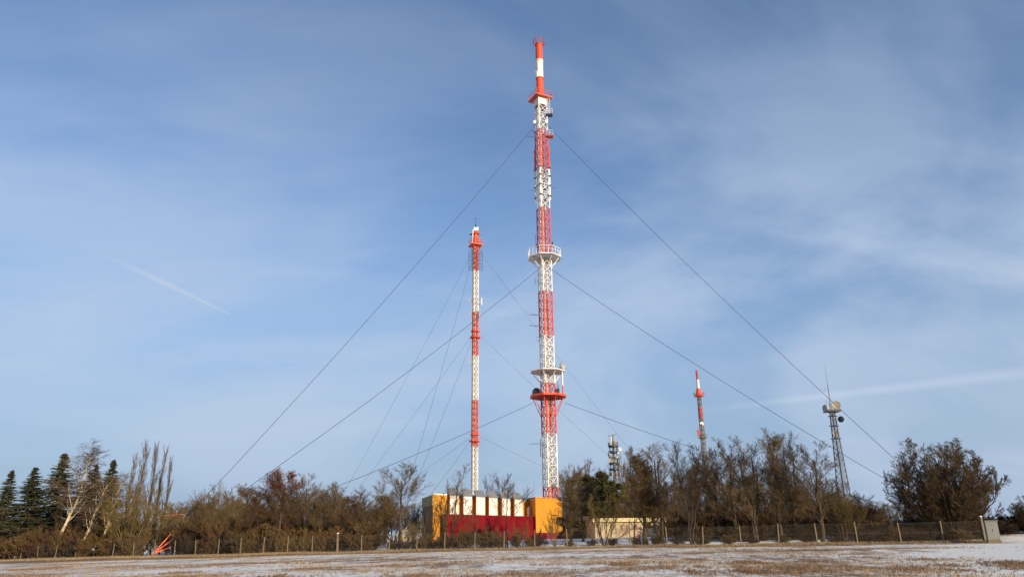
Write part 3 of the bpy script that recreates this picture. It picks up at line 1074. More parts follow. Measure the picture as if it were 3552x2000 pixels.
def far_tower():
    D = 260.0
    c = (gx(2468, D), D)
    base = gz(*c)

    def zy(py):
        return at(2450 - (1650 - py) * 0.098, py, D).z
    root = thing('distant_mast', 'slender distant grey lattice mast with red bands and red tip above the bare trees', 'mast', (c[0], c[1], base))
    az0 = R(200)
    G = 'weathered_steel'

    def RM(z):
        return float(np.interp(z, [base, zy(1516), zy(1375)], [0.72, 0.78, 0.62]))
    ys = [(1850, 1640, G), (1640, 1516, G), (1516, 1450, G), (1450, 1412, 'pale_red'), (1412, 1375, G)]
    lattice(root, c, RM, az0, 4, [(base if i == 0 else zy(a), zy(b), m) for i, (a, b, m) in enumerate(ys)], 1.6, 0.11, 0.075)
    part('cable_tray', MB().bar((*c, base), (*c, zy(1380)), 0.28, n=6), 'steel', root)
    for k in range(5):
        z = zy(1450) + (zy(1412) - zy(1450)) * (k + .5) / 5
        part('dipole_ring', MB().lathe((*c, z), (0, 0, 1), [(-.2, .6), (-.2, .84), (.2, .84), (.2, .6)], 10), 'pale_red', root)
    z = zy(1372)
    part('platform', MB().lathe((*c, z), (0, 0, 1), [(-.25, 0), (-.25, 1.6), (.1, 1.75), (.1, 0)], 14), 'red_paint', root)
    part('cone', MB().lathe((*c, z), (0, 0, 1), [(.1, 1.2), (1.2, .95), (2.6, .72), (2.6, 0)], 12), 'red_paint', root)
    railing(root, c, 1.9, 0, 10, z + .1, 0.9, 0.05, 'pale_red', per=1)
    part('tip', MB().lathe((*c, 0), (0, 0, 1), [(z + 2.6, 0.6), (zy(1316), 0.5), (zy(1316), 0)], 10), 'dish_white', root)
    part('tip', MB().lathe((*c, 0), (0, 0, 1), [(zy(1316), 0), (zy(1316), 0.42), (zy(1283), 0.40), (zy(1283), 0)], 10), 'pale_red', root)
    for py, r in ((1517, 1.5), (1590, 1.3), (1641, 1.5)):
        z = zy(py)
        part('platform', MB().prism(ngon(c, r, az0, 8)[::-1], z - .12, z + .12), G, root)
        railing(root, c, r, az0, 8, z + .12, 1.0, 0.045, G, per=1)
    p = zy(1512)
    part('panel_antenna', MB().box((c[0] - 1.4, c[1] - .4), (1, 0), (0, 1), 0.4, 0.3, p, p + 2.2), 'pale_red', root)
    part('dish', MB().lathe((c[0] - 0.2, c[1] - 1.1, zy(1470)), (0, -1, 0), [(-.1, 0), (-.1, .7), (.25, .7), (.25, 0)], 14), 'dish_white', root)
    part('dish', MB().lathe((c[0] - 0.5, c[1] - 1.1, zy(1475)), (0, -1, 0), [(-.1, 0), (-.1, .4), (.25, .4), (.25, 0)], 12), 'pale_red', root)
    part('dish', MB().lathe((c[0] + 0.5, c[1] - 1.1, zy(1665)), (0, -1, 0), [(-.1, 0), (-.1, .5), (.25, .5), (.25, 0)], 12), 'dish_white', root)


far_tower()


def dish_tower():
    D = 200.0
    c = (gx(2948, D), D)
    base = gz(*c)

    def zy(py):
        return at(2930 - (1650 - py) * 0.162, py, D).z
    root = thing('dish_tower', 'grey tapering lattice tower carrying large microwave dishes and a thin top whip', 'tower', (c[0], c[1], base))
    az0 = R(200)
    zt = zy(1428)

    def RM(z):
        return float(np.interp(z, [base, zy(1660), zy(1530), zt], [2.1, 1.6, 1.0, 0.72]))
    S = 'steel'
    zs = np.linspace(base, zt, 6)
    lattice(root, c, RM, az0, 3, [(zs[i], zs[i + 1], S) for i in range(5)], 1.5, 0.13, 0.05)
    part('cable_tray', MB().bar((*c, base), (*c, zt), 0.22, n=6), 'weathered_steel', root)
    part('platform', MB().box(c, (1, 0), (0, 1), 1.85, 1.4, zt, zt + 0.5), 'dark_steel', root)
    part('platform_edge', MB().box((c[0], c[1] - 1.45), (1, 0), (0, 1), 1.85, 0.05, zt + 0.1, zt + 0.52), 'dark_steel', root)
    zz_ = zt + .5
    dish(root, (c[0] + 0.9, c[1] - 1.1, zz_ + 1.2), (-.15, -1, .06), 1.15, 'dish_cream', drum=.3)
    dish(root, (c[0] - 2.1, c[1] - 0.6, zz_ + 0.5), (-1, -.35, 0.02), 0.95, 'dish_grey', drum=.5)
    dish(root, (c[0] - 1.1, c[1] - 1.2, zz_ + 1.0), (-.7, -.8, 0), 0.5, 'dish_white', drum=.4)
    dish(root, (c[0] + 1.75, c[1] - .9, zy(1455)), (.75, .6, 0), 0.82, 'dish_dark', drum=.4)
    dish(root, (c[0] - 0.3, c[1] - 1.0, zy(1503)), (-.4, -1, 0), 0.75, 'dish_cream', drum=.5)
    dish(root, (c[0] + 0.55, c[1] + .9, zy(1504)), (.5, -1, 0), 0.6, 'dish_cream', drum=.5)
    for px, z in ((1442, 0), (1476, 0), (1520, 0)):
        z = zy(px)
        r = RM(z) + .45
        mb = MB()
        P = ngon(c, r, az0, 3)
        for k in range(3):
            mb.bar((*P[k], z), (*P[(k + 1) % 3], z), 0.12, n=4)
        part('ring_frame', mb, 'dark_steel', root)
        part('side_arm', MB().bar((c[0] - r - .3, c[1] - .4, z), (c[0] + r * .6, c[1] - .4, z), .1, n=4), 'dark_steel', root)
    w = (c[0] - .2, c[1])
    z1, z2, z3 = zz_, zy(1330), zy(1262)
    mb = MB()
    for k in range(3):
        P0, P1 = ngon(w, .2, 0, 3)[k], ngon(w, .1, 0, 3)[k]
        mb.bar((*P0, z1), (*P1, z2), .04, n=4)
    for i in range(12):
        z = z1 + (z2 - z1) * i / 12
        P = ngon(w, .2 - .1 * i / 12, 0, 3)
        for k in range(3):
            mb.bar((*P[k], z), (*P[(k + 1) % 3], z + .5), .025, n=4)
    part('top_whip', mb.bar((*w, z2), (*w, z3), .045, .02, n=5), S, root)
    for z in (z1 + 2.2, z1 + 5.5):
        part('side_dipole', MB().bar((w[0] - .9, w[1], z - .7), (w[0] - .9, w[1], z + .9), .03, n=4).bar((w[0] - .9, w[1], z), (w[0], w[1], z), .03, n=4), S, root)


dish_tower()

# ------------------------------------------------------------------ the coloured building
def build_main_building():
    az = R(33.7)
    u = np.array([math.sin(az), math.cos(az)])                 # along the front, left-near to right-far
    w = np.array([math.sin(R(-15)), math.cos(R(-15))])         # away from the front
    A = np.array([gx(1500, 100.0), 100.0])
    g0 = gz(*A)

    def s_at(px, P=A):
        k = gx(px, 100.0) / 100.0
        return (k * P[1] - P[0]) / (u[0] - k * u[1])
    root = thing('hooded_building', 'ochre and burgundy hall with a row of tall white hoods and sloping grey roofs', 'building', (A[0], A[1], g0))
    L = s_at(1858)
    s_l = s_at(1548)
    z_top, z_hi = 6.75, 7.75
    zb = 0.2
    rec = 1.2

    def P(s, d):
        return tuple(A + u * s + w * d)
    # masses: end bay, recessed wall, raised rear roof
    part('end_wall', MB().prism([P(0, 0), P(s_l, 0), P(s_l, 9.5), P(0, 9.5)], zb, z_top), 'ochre', root)
    part('coping', MB().prism([P(-0.12, -0.1), P(s_l, -0.1), P(s_l, 0.35), P(-0.12, 0.35)], z_top + .003, z_top + 0.22), 'coping', root)
    part('rear_hall', MB().prism([P(s_l, rec), P(L + 1, rec), P(L + 1, 12), P(s_l, 12)], zb, z_top - .1), 'ochre_trim', root)
    part('roof', MB().prism([P(s_l + 0.2, rec + .1), P(L - 1.0, rec + .1), P(L - 1.0, 9), P(s_l + 0.2, 9)], z_top - .097,
                            [z_top + 0.2, z_top + 0.2, z_hi - .1, z_hi - .1]), 'roof_grey', root)
    # side wall towards the left: pale band, boards, door, lamp
    n_b = 11
    zs = np.linspace(zb + .2, z_top - 1.35, n_b + 1)
    for i in range(n_b):
        part('side_board', MB().prism([P(-0.06, 0.0), P(-0.003, 0.0), P(-0.003, 9.4), P(-0.06, 9.4)], zs[i] + .015, zs[i + 1] - .015), 'brown_wall', root)
    part('fascia', MB().prism([P(-0.16, -0.02), P(-0.004, -0.02), P(-0.004, 9.6), P(-0.16, 9.6)], z_top - 1.33, z_top - 0.003), 'olive_fascia', root)
    dr = part('door', MB().prism([P(-0.16, 7.2), P(-0.065, 7.2), P(-0.065, 8.6), P(-0.16, 8.6)], 2.3, 4.4), 'door_grey', root)
    part('frame', MB().prism([P(-0.2, 7.0), P(-0.07, 7.0), P(-0.07, 7.18), P(-0.2, 7.18)], 2.3, 4.6), 'brown_wall', dr)
    part('frame', MB().prism([P(-0.2, 8.62), P(-0.07, 8.62), P(-0.07, 8.8), P(-0.2, 8.8)], 2.3, 4.6), 'brown_wall', dr)
    part('wall_lamp', MB().prism([P(-0.5, 8.9), P(-0.065, 8.9), P(-0.065, 9.5), P(-0.5, 9.5)], 4.75, 5.05), 'sign_white', root)
    # end bay boards on the front
    zs = np.linspace(zb + 2.6, z_top - .02, 13)
    for i in range(12):
        part('front_board', MB().prism([P(0.0, -0.06), P(s_l - .05, -0.06), P(s_l - .05, -.003), P(0, -.003)], zs[i] + .012, zs[i + 1] - .012), 'ochre', root)
    # recessed boards between the hoods are left to the plain wall; the hoods themselves
    hoods = [(1559, 1589), (1607, 1636), (1652, 1682), (1697, 1725), (1742, 1770), (1786, 1814)]
    for x0, x1 in hoods:
        s0, s1 = s_at(x0), s_at(x1)
        zf = z_top + 0.12
        h = part('hood', MB().prism([P(s0, 0), P(s1, 0), P(s1, rec - .004), P(s0, rec - .004)], 4.1, [zf, zf, zf + .45, zf + .45]), 'ochre_trim', root)
        nb = 1
        zz_ = np.linspace(4.35, zf - .02, nb + 1)
        for i in range(nb):
            part('front_panel', MB().prism([P(s0 - .02, -.05), P(s1 + .02, -.05), P(s1 + .02, -.003), P(s0 - .02, -.003)], zz_[i] + .008, zz_[i + 1] - .008), 'hood_white', h)
        sl = [zf + .03, zf + .03, z_hi + .12, z_hi + .12]
        part('hood_roof', MB().prism([P(s0 - .1, -.12), P(s1 + .1, -.12), P(s1 + .1, 1.75), P(s0 - .1, 1.75)], [v - .12 for v in sl], sl), 'roof_grey', h)
    # half hidden low hood beside the ochre block
    s0, s1 = s_at(1835), s_at(1847)
    h = part('hood', MB().prism([P(s0, 0), P(s1, 0), P(s1, 1.4), P(s0, 1.4)], 4.1, [5.85, 5.85, 5.4, 5.4]), 'hood_white', root, label='narrow white hood beside the ochre block')
    # burgundy lower storey stepping forward
    s_r0 = s_at(1543, np.array(P(0, -1.6)))
    zr = 4.25
    lo = part('lower_storey', MB().prism([P(s_r0, -1.6), P(L + .2, -1.6), P(L + .2, -.07), P(s_r0, -.07)], zb, zr), 'burgundy', root)
    part('lower_roof', MB().prism([P(s_r0 - .08, -1.7), P(L + .2, -1.7), P(L + .2, -.065), P(s_r0 - .08, -.065)], zr + .003, zr + .09), 'plinth_red', lo)
    npan = 18
    ss = np.linspace(s_r0, L + .2, npan + 1)
    for i in range(npan):
        part('wall_panel', MB().prism([P(ss[i] + .02, -1.65), P(ss[i + 1] - .02, -1.65), P(ss[i + 1] - .02, -1.602), P(ss[i] + .02, -1.602)], zb + .5, zr - .02), 'burgundy', lo)
    # ochre block at the right end, standing forward
    B = np.array([gx(1860, 117.5), 117.5])
    Lb = 7.9
    zt = 7.06

    def Q(s, d):
        return tuple(B + u * s + w * d)
    g1 = gz(*B)
    bl = thing('ochre_block', 'tall ochre clad stair block on a burgundy base at the foot of the broadcast mast', 'building', (B[0], B[1], g1))
    part('wall', MB().prism([Q(0, 0), Q(Lb, 0), Q(Lb, 9), Q(0, 9)], 0.1, zt - .1), 'ochre_trim', bl)
    nb = 17
    zs = np.linspace(1.98, zt - .05, nb + 1)
    for i in range(nb):
        part('cladding_board', MB().prism([Q(-.05, -.06), Q(Lb + .03, -.06), Q(Lb + .03, -.003), Q(-.05, -.003)], zs[i] + .014, zs[i + 1] - .014), 'ochre', bl)
    for i in range(nb):
        part('cladding_board', MB().prism([Q(-.055, 0), Q(-.003, 0), Q(-.003, 9), Q(-.055, 9)], zs[i] + .014, zs[i + 1] - .014), 'ochre', bl)
    part('coping', MB().prism([Q(-.1, -.1), Q(Lb + .08, -.1), Q(Lb + .08, 9.1), Q(-.1, 9.1)], zt - .02, zt + .1), 'ochre_trim', bl)
    part('plinth', MB().prism([Q(-.3, -.35), Q(Lb + .2, -.35), Q(Lb + .2, -.064), Q(-.3, -.064)], 0.1, 1.95), 'plinth_red', bl)
    for s0, z0, z1 in ((4.3, 4.5, 4.62), (4.5, 3.9, 4.0)):
        part('vent_slot', MB().prism([Q(s0, -.09), Q(s0 + 2.4, -.09), Q(s0 + 2.4, -.062), Q(s0, -.062)], z0, z1), 'dark_timber', bl)

    # outside stair on the left
    top = np.array(P(-0.25, 7.0))
    st = thing('metal_stair', 'yellow metal outdoor stair climbing to the side door of the ochre hall', 'stair', (top[0] - 3.6, top[1] - 4.0, g0))
    e = np.array([-0.70, -0.71])
    pe = np.array([-e[1], e[0]])
    z_hi_s, z_lo = 2.25, 0.75
    Ls = 3.4
    landing = MB().box(top + e * 0.2, e, pe, 0.9, 0.7, z_hi_s - .1, z_hi_s)
    part('landing', landing, 'stair_yellow', st)
    a0 = top + e * 1.1
    for s in (-.6, .6):
        part('stringer', MB().bar((*(a0 + pe * s), z_hi_s - .05), (*(a0 + pe * s + e * Ls), z_lo), .13, n=4), 'stair_yellow', st)
        hr = MB().bar((*(a0 + pe * s), z_hi_s + 1.05), (*(a0 + pe * s + e * Ls), z_lo + 1.0), .06, n=5)
        hr.bar((*(a0 + pe * s - e * 1.6), z_hi_s + 1.05), (*(a0 + pe * s), z_hi_s + 1.05), .06, n=5)
        hr.bar((*(a0 + pe * s), z_hi_s + .55), (*(a0 + pe * s + e * Ls), z_lo + .5), .05, n=5)
        for k in range(6):
            q = a0 + pe * s + e * Ls * k / 5
            zz_ = z_hi_s + (z_lo - z_hi_s) * k / 5
            hr.bar((*q, zz_), (*q, zz_ + 1.02), .04, n=4)
        part('handrail', hr, 'stair_yellow', st)
    for k in range(8):
        q = a0 + e * Ls * (k + .5) / 8
        zz_ = z_hi_s + (z_lo - z_hi_s) * (k + .5) / 8
        part('step', MB().box(q, e, pe, .16, .6, zz_ - .03, zz_ + .03), 'stair_yellow', st)
    for s in (-.6, .6):
        part('leg', MB().bar((*(top + e * .9 + pe * s), g0 - .2), (*(top + e * .9 + pe * s), z_hi_s - .1), .06, n=5), 'stair_yellow', st)


build_main_building()


def build_low_buildings():
    # carport between the ochre block and the beige garage
    Y0, Y1 = 121.5, 124.0
    a, b = np.array([gx(1957, Y0), Y0]), np.array([gx(2066, Y1), Y1])
    e = (b - a) / np.linalg.norm(b - a)
    n = np.array([-e[1], e[0]])
    g = gz(*a)
    Lc = np.linalg.norm(b - a)

    def P(s, d):
        return tuple(a + e * s + n * d)
    root = thing('carport', 'dark flat roofed carport beside the ochre block', 'carport', (*a, g))
    part('roof', MB().prism([P(-.3, -.6), P(Lc + .1, -.6), P(Lc + .1, 6), P(-.3, 6)], 4.15, 4.32), 'dark_timber', root)
    part('fascia', MB().prism([P(-.3, -.66), P(Lc + .1, -.66), P(Lc + .1, -.605), P(-.3, -.605)], 3.7, 4.4), 'dark_timber', root)
    part('back_wall', MB().prism([P(0, 5.5), P(Lc, 5.5), P(Lc, 5.7), P(0, 5.7)], .3, 4.14), 'dark_timber', root)
    part('front_wall', MB().prism([P(1.7, 0), P(Lc - .1, 0), P(Lc - .1, .2), P(1.7, .2)], .3, 2.2), 'dark_timber', root)
    part('side_panel', MB().prism([P(0.25, -.3), P(1.15, -.3), P(1.15, -.1), P(0.25, -.1)], .3, 2.7), 'burgundy', root)
    for s in (0.05, 1.3, 2.5, Lc - .2):
        part('post', MB().box(P(s, -.35), e, n, .07, .07, .3, 3.7), 'dark_timber', root)
    # beige garage
    Y0, Y1 = 115.5, 117.5
    a, b = np.array([gx(2064, Y0), Y0]), np.array([gx(2324, Y1), Y1])
    e = (b - a) / np.linalg.norm(b - a)
    n = np.array([-e[1], e[0]])
    g = gz(*a)
    Lc = np.linalg.norm(b - a)
    root = thing('garage', 'low beige garage with a cream roof edge and brown doors behind the trees', 'building', (*a, g))
    zt = 3.75
    part('wall', MB().prism([P(0, 0), P(Lc, 0), P(Lc, 5), P(0, 5)], .2, zt), 'beige_wall', root)
    part('side_wall', MB().prism([P(Lc + .003, .1), P(Lc + .06, .1), P(Lc + .06, 4.9), P(Lc + .003, 4.9)], .2, zt - .1), 'brown_wall', root)
    part('roof', MB().prism([P(-.3, -.35), P(Lc + .3, -.35), P(Lc + .3, 5.3), P(-.3, 5.3)], zt + .003, zt + .14), 'roof_grey', root)
    part('fascia', MB().prism([P(-.35, -.42), P(Lc + .35, -.42), P(Lc + .35, -.353), P(-.35, -.353)], zt - .38, zt + .16), 'cream_fascia', root)
    for s in (0.02, 1.6, 2.55, 5.4, 8.3, Lc - .55):
        part('pilaster', MB().prism([P(s, -.14), P(s + .5, -.14), P(s + .5, -.003), P(s, -.003)], .2, zt - .4), 'beige_wall', root)
    for s in (3.2, 5.98):
        d = part('door', MB().prism([P(s, -.06), P(s + 2.15, -.06), P(s + 2.15, -.003), P(s, -.003)], .45, 3.0), 'garage_door', root)
        for k in range(4):
            part('door_panel', MB().prism([P(s + .05 + k * .53, -.1), P(s + .5 + k * .53, -.1), P(s + .5 + k * .53, -.062), P(s + .05 + k * .53, -.062)], .5, 2.95), 'garage_door', d)
    wd = part('window', MB().prism([P(9.1, -.05), P(10.1, -.05), P(10.1, -.003), P(9.1, -.003)], 1.6, 2.9), 'window_glass', root)
    part('sill', MB().prism([P(9.02, -.09), P(10.18, -.09), P(10.18, -.01), P(9.02, -.01)], 1.48, 1.597), 'sign_white', wd)
    part('lintel', MB().prism([P(9.02, -.09), P(10.18, -.09), P(10.18, -.01), P(9.02, -.01)], 2.903, 3.0), 'sign_white', wd)


build_low_buildings()


# ------------------------------------------------------------------ fence
def build_fence():
    xs = [-32, 25, 82, 140, 201, 269, 334, 398, 470, 542, 611, 684, 762, 838, 917, 1000, 1086, 1174, 1257, 1351, 1446, 1543, 1646, 1748,
          1854, 1967, 2076, 2186, 2313, 2435, 2567, 2697, 2831, 2970, 3120, 3267, 3411]
    pts = []
    for px in xs:
        k = gx(px, 100.0) / 100.0
        lo, hi = 30.0, 260.0
        for _ in range(50):
            m = (lo + hi) / 2
            if m < fence_y(k * m):
                lo = m
            else:
                hi = m
        pts.append(np.array([k * lo, lo]))
    p0 = pts[0]
    root = thing('wire_fence', 'long wire mesh fence on concrete posts along the far edge of the field', 'fence', (p0[0], p0[1], gz(*p0)))
    for i, p in enumerate(pts):
        g = gz(*p)
        thick = xs[i] in (1174, 3411)
        h = 2.25 if thick else 2.0 + random.uniform(-.08, .06)
        r = 0.13 if thick else 0.062
        lean = np.array([random.uniform(-.13, .13), random.uniform(-.08, .08)])
        top = p + lean
        o = part('post', MB().bar((*p, g - .3), (*top, g + h), r * 1.25, r, n=4), 'concrete_post', root)
        if thick:
            part('snow_cap', MB().lathe((*top, g + h), (0, 0, 1), [(0.002, 0), (0.002, .15), (.05, .14), (.1, .08), (.11, 0)], 10), 'snow', o)
    for a, b in zip(pts[:-1], pts[1:]):
        za, zb = gz(*a), gz(*b)
        L = float(np.linalg.norm(b - a))
        V = np.array([(0, 0, 0.06), (L, 0, 0.06 + zb - za), (L, 0, 1.85 + zb - za), (0, 0, 1.85)])
        o = link('mesh_panel', make_mesh('mesh_panel', V, [(0, 1, 2, 3)]), 'wire_mesh', root)
        o.location = Vector((a[0], a[1], za)) - Vector(root.location)
        o.rotation_euler = (0, 0, math.atan2(b[1] - a[1], b[0] - a[0]))
    for h in (0.15, 1.0, 1.86):
        part('line_wire', MB().path([np.array([*p, gz(*p) + h]) for p in pts], 0.009, n=3), 'steel', root)
    # side run going away at the right corner
    # small white plate hung on the mesh
    k = at(323, 1904, 112.0)
    y = float(fence_y(k.x)) - .06
    kk = at(323, 1904, y)
    o = thing('warning_plate', 'small blank white plate hung on the wire fence', 'sign', (kk.x, y, kk.z - .12))
    part('plate', MB().prism([(kk.x - .14, y - .01), (kk.x + .14, y - .01), (kk.x + .14, y + .01), (kk.x - .14, y + .01)], kk.z - .12, kk.z + .12), 'sign_white', o)
    part('hook', MB().bar((kk.x, y, kk.z + .1), (kk.x, y + .05, kk.z + .2), .012, n=4), 'steel', o)
    # grey cabinet behind the corner post
    Y = 70.0
    c = np.array([gx(3440, Y), Y])
    g = gz(*c)
    cb = thing('utility_cabinet', 'pale grey utility cabinet behind the corner post of the fence', 'cabinet', (*c, g))
    ex, ey = np.array([math.cos(R(-20)), math.sin(R(-20))]), np.array([-math.sin(R(-20)), math.cos(R(-20))])
    part('plinth', MB().box(c, ex, ey, .52, .38, g - .2, g + .25), 'concrete_post', cb)
    part('body', MB().box(c, ex, ey, .48, .34, g + .253, g + 1.85), 'cabinet_grey', cb)
    part('roof', MB().box(c, ex, ey, .54, .40, g + 1.853, g + 1.92), 'cabinet_grey', cb)
    for s in (-.24, .24):
        dr = part('door', MB().box(c + ex * s - ey * .352, ex, ey, .235, .008, g + .32, g + 1.80), 'cabinet_grey', cb)
    part('handle', MB().box(c - ey * .37, ex, ey, .02, .01, g + 1.0, g + 1.2), 'dark_steel', dr)
    # orange pipe frame among the trees on the left
    Y = 118.0
    a, b = at(566, 1787, Y), at(638, 1782, Y)
    g = gz(a.x, Y)
    fr = thing('pipe_frame', 'thin orange steel crossbar frame standing between the bare bushes', 'frame', (a.x, Y, g))
    part('crossbar', MB().bar(a, b, .05, n=6), 'orange_paint', fr)
    for p in (a, b):
        part('post', MB().bar((p.x, Y, g - .2), (p.x, Y, p.z + .05), .075, n=6), 'weathered_steel', fr)


build_fence()


# ------------------------------------------------------------------ trees
def unit(v):
    return v / np.maximum(np.linalg.norm(v, axis=-1, keepdims=True), 1e-9)


def rings(P, Rr, S=3):
    """P (B,K+1,3), Rr (B,K+1) -> tube mesh arrays"""
    B, K1, _ = P.shape
    T = np.empty_like(P)
    T[:, 1:-1] = P[:, 2:] - P[:, :-2]
    T[:, 0] = P[:, 1] - P[:, 0]
    T[:, -1] = P[:, -1] - P[:, -2]
    T = unit(T)
    ref = np.where(np.abs(T[..., 2:3]) < 0.85, np.array([0, 0, 1.0]), np.array([1.0, 0, 0]))
    e1 = unit(np.cross(T, ref))
    e2 = np.cross(T, e1)
    a = np.arange(S) * 2 * math.pi / S
    V = P[:, :, None, :] + Rr[:, :, None, None] * (np.cos(a)[:, None] * e1[:, :, None, :] + np.sin(a)[:, None] * e2[:, :, None, :])
    idx = np.arange(B * K1 * S).reshape(B, K1, S)
    i0, i1 = idx[:, :-1, :], idx[:, 1:, :]
    q = np.stack([i0, np.roll(i0, -1, 2), np.roll(i1, -1, 2), i1], -1).reshape(-1, 4)
    return V.reshape(-1, 3), q


def grow_from(rng, P, Rr, n, t0, t1, ang, ang_sd, ratio, fall, K, curl, trop, rr, rmin, tip=0.35, len_ref=None):
    B, K1, _ = P.shape
    Kp = K1 - 1
    seg = np.linalg.norm(P[:, 1:] - P[:, :-1], axis=2).sum(1)
    if len_ref is not None:
        seg = np.full(B, len_ref)
    i = np.arange(n)
    t = t0 + (t1 - t0) * (i[None] + rng.random((B, n))) / n
    f = t * Kp
    k = np.minimum(f.astype(int), Kp - 1)
    fr = (f - k)[..., None]
    b = np.arange(B)[:, None]
    pos = P[b, k] * (1 - fr) + P[b, k + 1] * fr
    prad = Rr[b, k] * (1 - fr[..., 0]) + Rr[b, k + 1] * fr[..., 0]
    pd = unit(P[b, k + 1] - P[b, k])
    ref = np.where(np.abs(pd[..., 2:3]) < 0.9, np.array([0, 0, 1.0]), np.array([1.0, 0, 0]))
    e1 = unit(np.cross(pd, ref))
    e2 = np.cross(pd, e1)
    az = i[None] * 2.4 + rng.uniform(0, 6.28, (B, 1)) + rng.normal(0, .5, (B, n))
    a = np.clip(rng.normal(ang, ang_sd, (B, n)), 0.08, 2.0)
    d = np.cos(a)[..., None] * pd + np.sin(a)[..., None] * (np.cos(az)[..., None] * e1 + np.sin(az)[..., None] * e2)
    L = seg[:, None] * ratio * (1 - fall * t) * rng.uniform(0.6, 1.2, (B, n))
    N = B * n
    pos, d, L = pos.reshape(N, 3), d.reshape(N, 3), L.reshape(N)
    r0 = np.maximum(np.minimum(prad.reshape(N) * rr, prad.reshape(N) * 0.95), rmin)
    Q = np.empty((N, K + 1, 3))
    Q[:, 0] = pos
    up = np.array([0, 0, 1.0])
    for s in range(K):
        d = unit(d + up * trop + rng.normal(0, curl, (N, 3)))
        Q[:, s + 1] = Q[:, s] + d * (L / K)[:, None]
    rad = r0[:, None] * np.linspace(1, tip, K + 1)[None]
    return Q, np.maximum(rad, rmin * 0.8)


def stem(rng, base, top, K, wob, r0, r1):
    t = np.linspace(0, 1, K + 1)[:, None]
    P = np.asarray(base, float) + (np.asarray(top, float) - np.asarray(base, float)) * t
    w = np.cumsum(rng.normal(0, wob, (K + 1, 3)), 0)
    w[:, 2] *= .2
    w -= w[0]
    return (P + w)[None], (r0 + (r1 - r0) * t[:, 0] ** 0.8)[None]


class Proto:
    pass


def finish(name, trunk_sets, twig_sets, bark, twig, leaves=None, leaf_mat=None):
    p = Proto()
    V, Q, n = [], [], 0
    for P, r, S in trunk_sets:
        v, q = rings(P, r, S)
        V.append(v); Q.append(q + n); n += len(v)
    p.trunk = make_mesh('trunk', np.concatenate(V), np.concatenate(Q), smooth=True)
    p.trunk.materials.append(MATS[bark])
    V, Q, n = [], [], 0
    for P, r, S in twig_sets:
        v, q = rings(P, r, S)
        V.append(v); Q.append(q + n); n += len(v)
    allv = np.concatenate(V) if V else np.concatenate([s[0].reshape(-1, 3) for s in trunk_sets])
    if V:
        p.crown = make_mesh('crown', allv, np.concatenate(Q))
        p.crown.materials.append(MATS[twig])
    else:
        p.crown = None
    p.leaf = None
    if leaves is not None:
        p.leaf = make_mesh('foliage', leaves.reshape(-1, 3), tris=np.arange(leaves.size // 3).reshape(-1, 3))
        p.leaf.materials.append(MATS[leaf_mat])
        allv = np.concatenate([allv, leaves.reshape(-1, 3)])
    p.H = float(np.percentile(allv[:, 2], 99.7))
    p.W = float((np.percentile(allv[:, 0], 99.2) - np.percentile(allv[:, 0], .8) + np.percentile(allv[:, 1], 99.2) - np.percentile(allv[:, 1], .8)) / 2)
    p.tris = sum(len(m.loop_triangles) if m else 0 for m in (p.trunk, p.crown, p.leaf))
    return p


def deciduous(seed, H=10, fork=0.25, ang=0.6, limbs=9, bark='bark', twig='twig', wob=.07, spread=0.62, trop=.10, n2=9, n3=8, n4=8, twr=.0062, curl=.055, stems=1, stem_spread=0.1, leafy=None, lean=0.0, dome=None):
    rng = np.random.default_rng(seed)
    T, Rr = [], []
    for s in range(stems):
        a = rng.uniform(0, 6.28)
        o = stem_spread * H * (rng.random() ** .6) if stems > 1 else 0
        h = H * (0.78 if stems == 1 else rng.uniform(.6, .82) * math.sqrt(max(.12, 1 - .78 * (o / (stem_spread * H)) ** 2)))
        P, r = stem(rng, (.04 * o * math.cos(a), .04 * o * math.sin(a), -.3), (o * math.cos(a) + lean * H, o * math.sin(a), h), 7, wob,
                    H * (.0125 if stems == 1 else .008), H * .003)
        T.append(P); Rr.append(r)
    P0, R0 = np.concatenate(T), np.concatenate(Rr)
    nl = limbs if stems == 1 else max(4, limbs // 2)
    P1, R1 = grow_from(rng, P0, R0, nl, fork, 1.0, ang, .16, spread, .55, 7, curl, trop, .46, .013)
    P2, R2 = grow_from(rng, P1, R1, n2, .15, 1.0, .55, .18, .52, .35, 5, curl, trop, .52, .009)
    P3, R3 = grow_from(rng, P2, R2, n3, .12, 1.0, .55, .2, .60, .3, 4, curl, trop * .8, .6, twr * 1.15)
    sets = [(P3, R3, 3)]
    if n4:
        P4, R4 = grow_from(rng, P3, R3, n4, .15, 1.0, .5, .2, .65, .3, 3, curl, trop * .8, .7, twr)
        sets.append((P4, R4, 3))
    if dome:
        # crown kept to the rounded outline of a shrub grown in the open: outer shoots stay short
        cz, rw, rh = dome[0] * H, dome[1] * H, dome[2] * H
        for P in [P0, P1, P2] + [k[0] for k in sets]:
            d = P - np.array([0, 0, cz])
            lump = 1 + .10 * np.sin(3 * np.arctan2(d[..., 1], d[..., 0]) + 1.0) + .07 * np.sin(7 * np.arctan2(d[..., 1], d[..., 0]) + d[..., 2])
            nn = np.sqrt((d[..., 0] ** 2 + d[..., 1] ** 2) / rw ** 2 + d[..., 2] ** 2 / rh ** 2) / lump
            f = np.where(nn > .8, (.8 + (nn - .8) * .38) / np.maximum(nn, 1e-6), 1.0)
            P[...] = np.array([0, 0, cz]) + d * f[..., None]
    leaves = None
    if leafy:
        tips = sets[-1][0][:, -1]
        sel = tips[tips[:, 2] > leafy[0] * H]
        sel = sel[rng.random(len(sel)) < leafy[1]]
        leaves = leaf_tris(rng, sel, 2, leafy[2], .1)
    return finish('tree', [(P0, R0, 8), (P1, R1, 5)], [(P2, R2, 4)] + sets, bark, twig, leaves, leafy[3] if leafy else None)


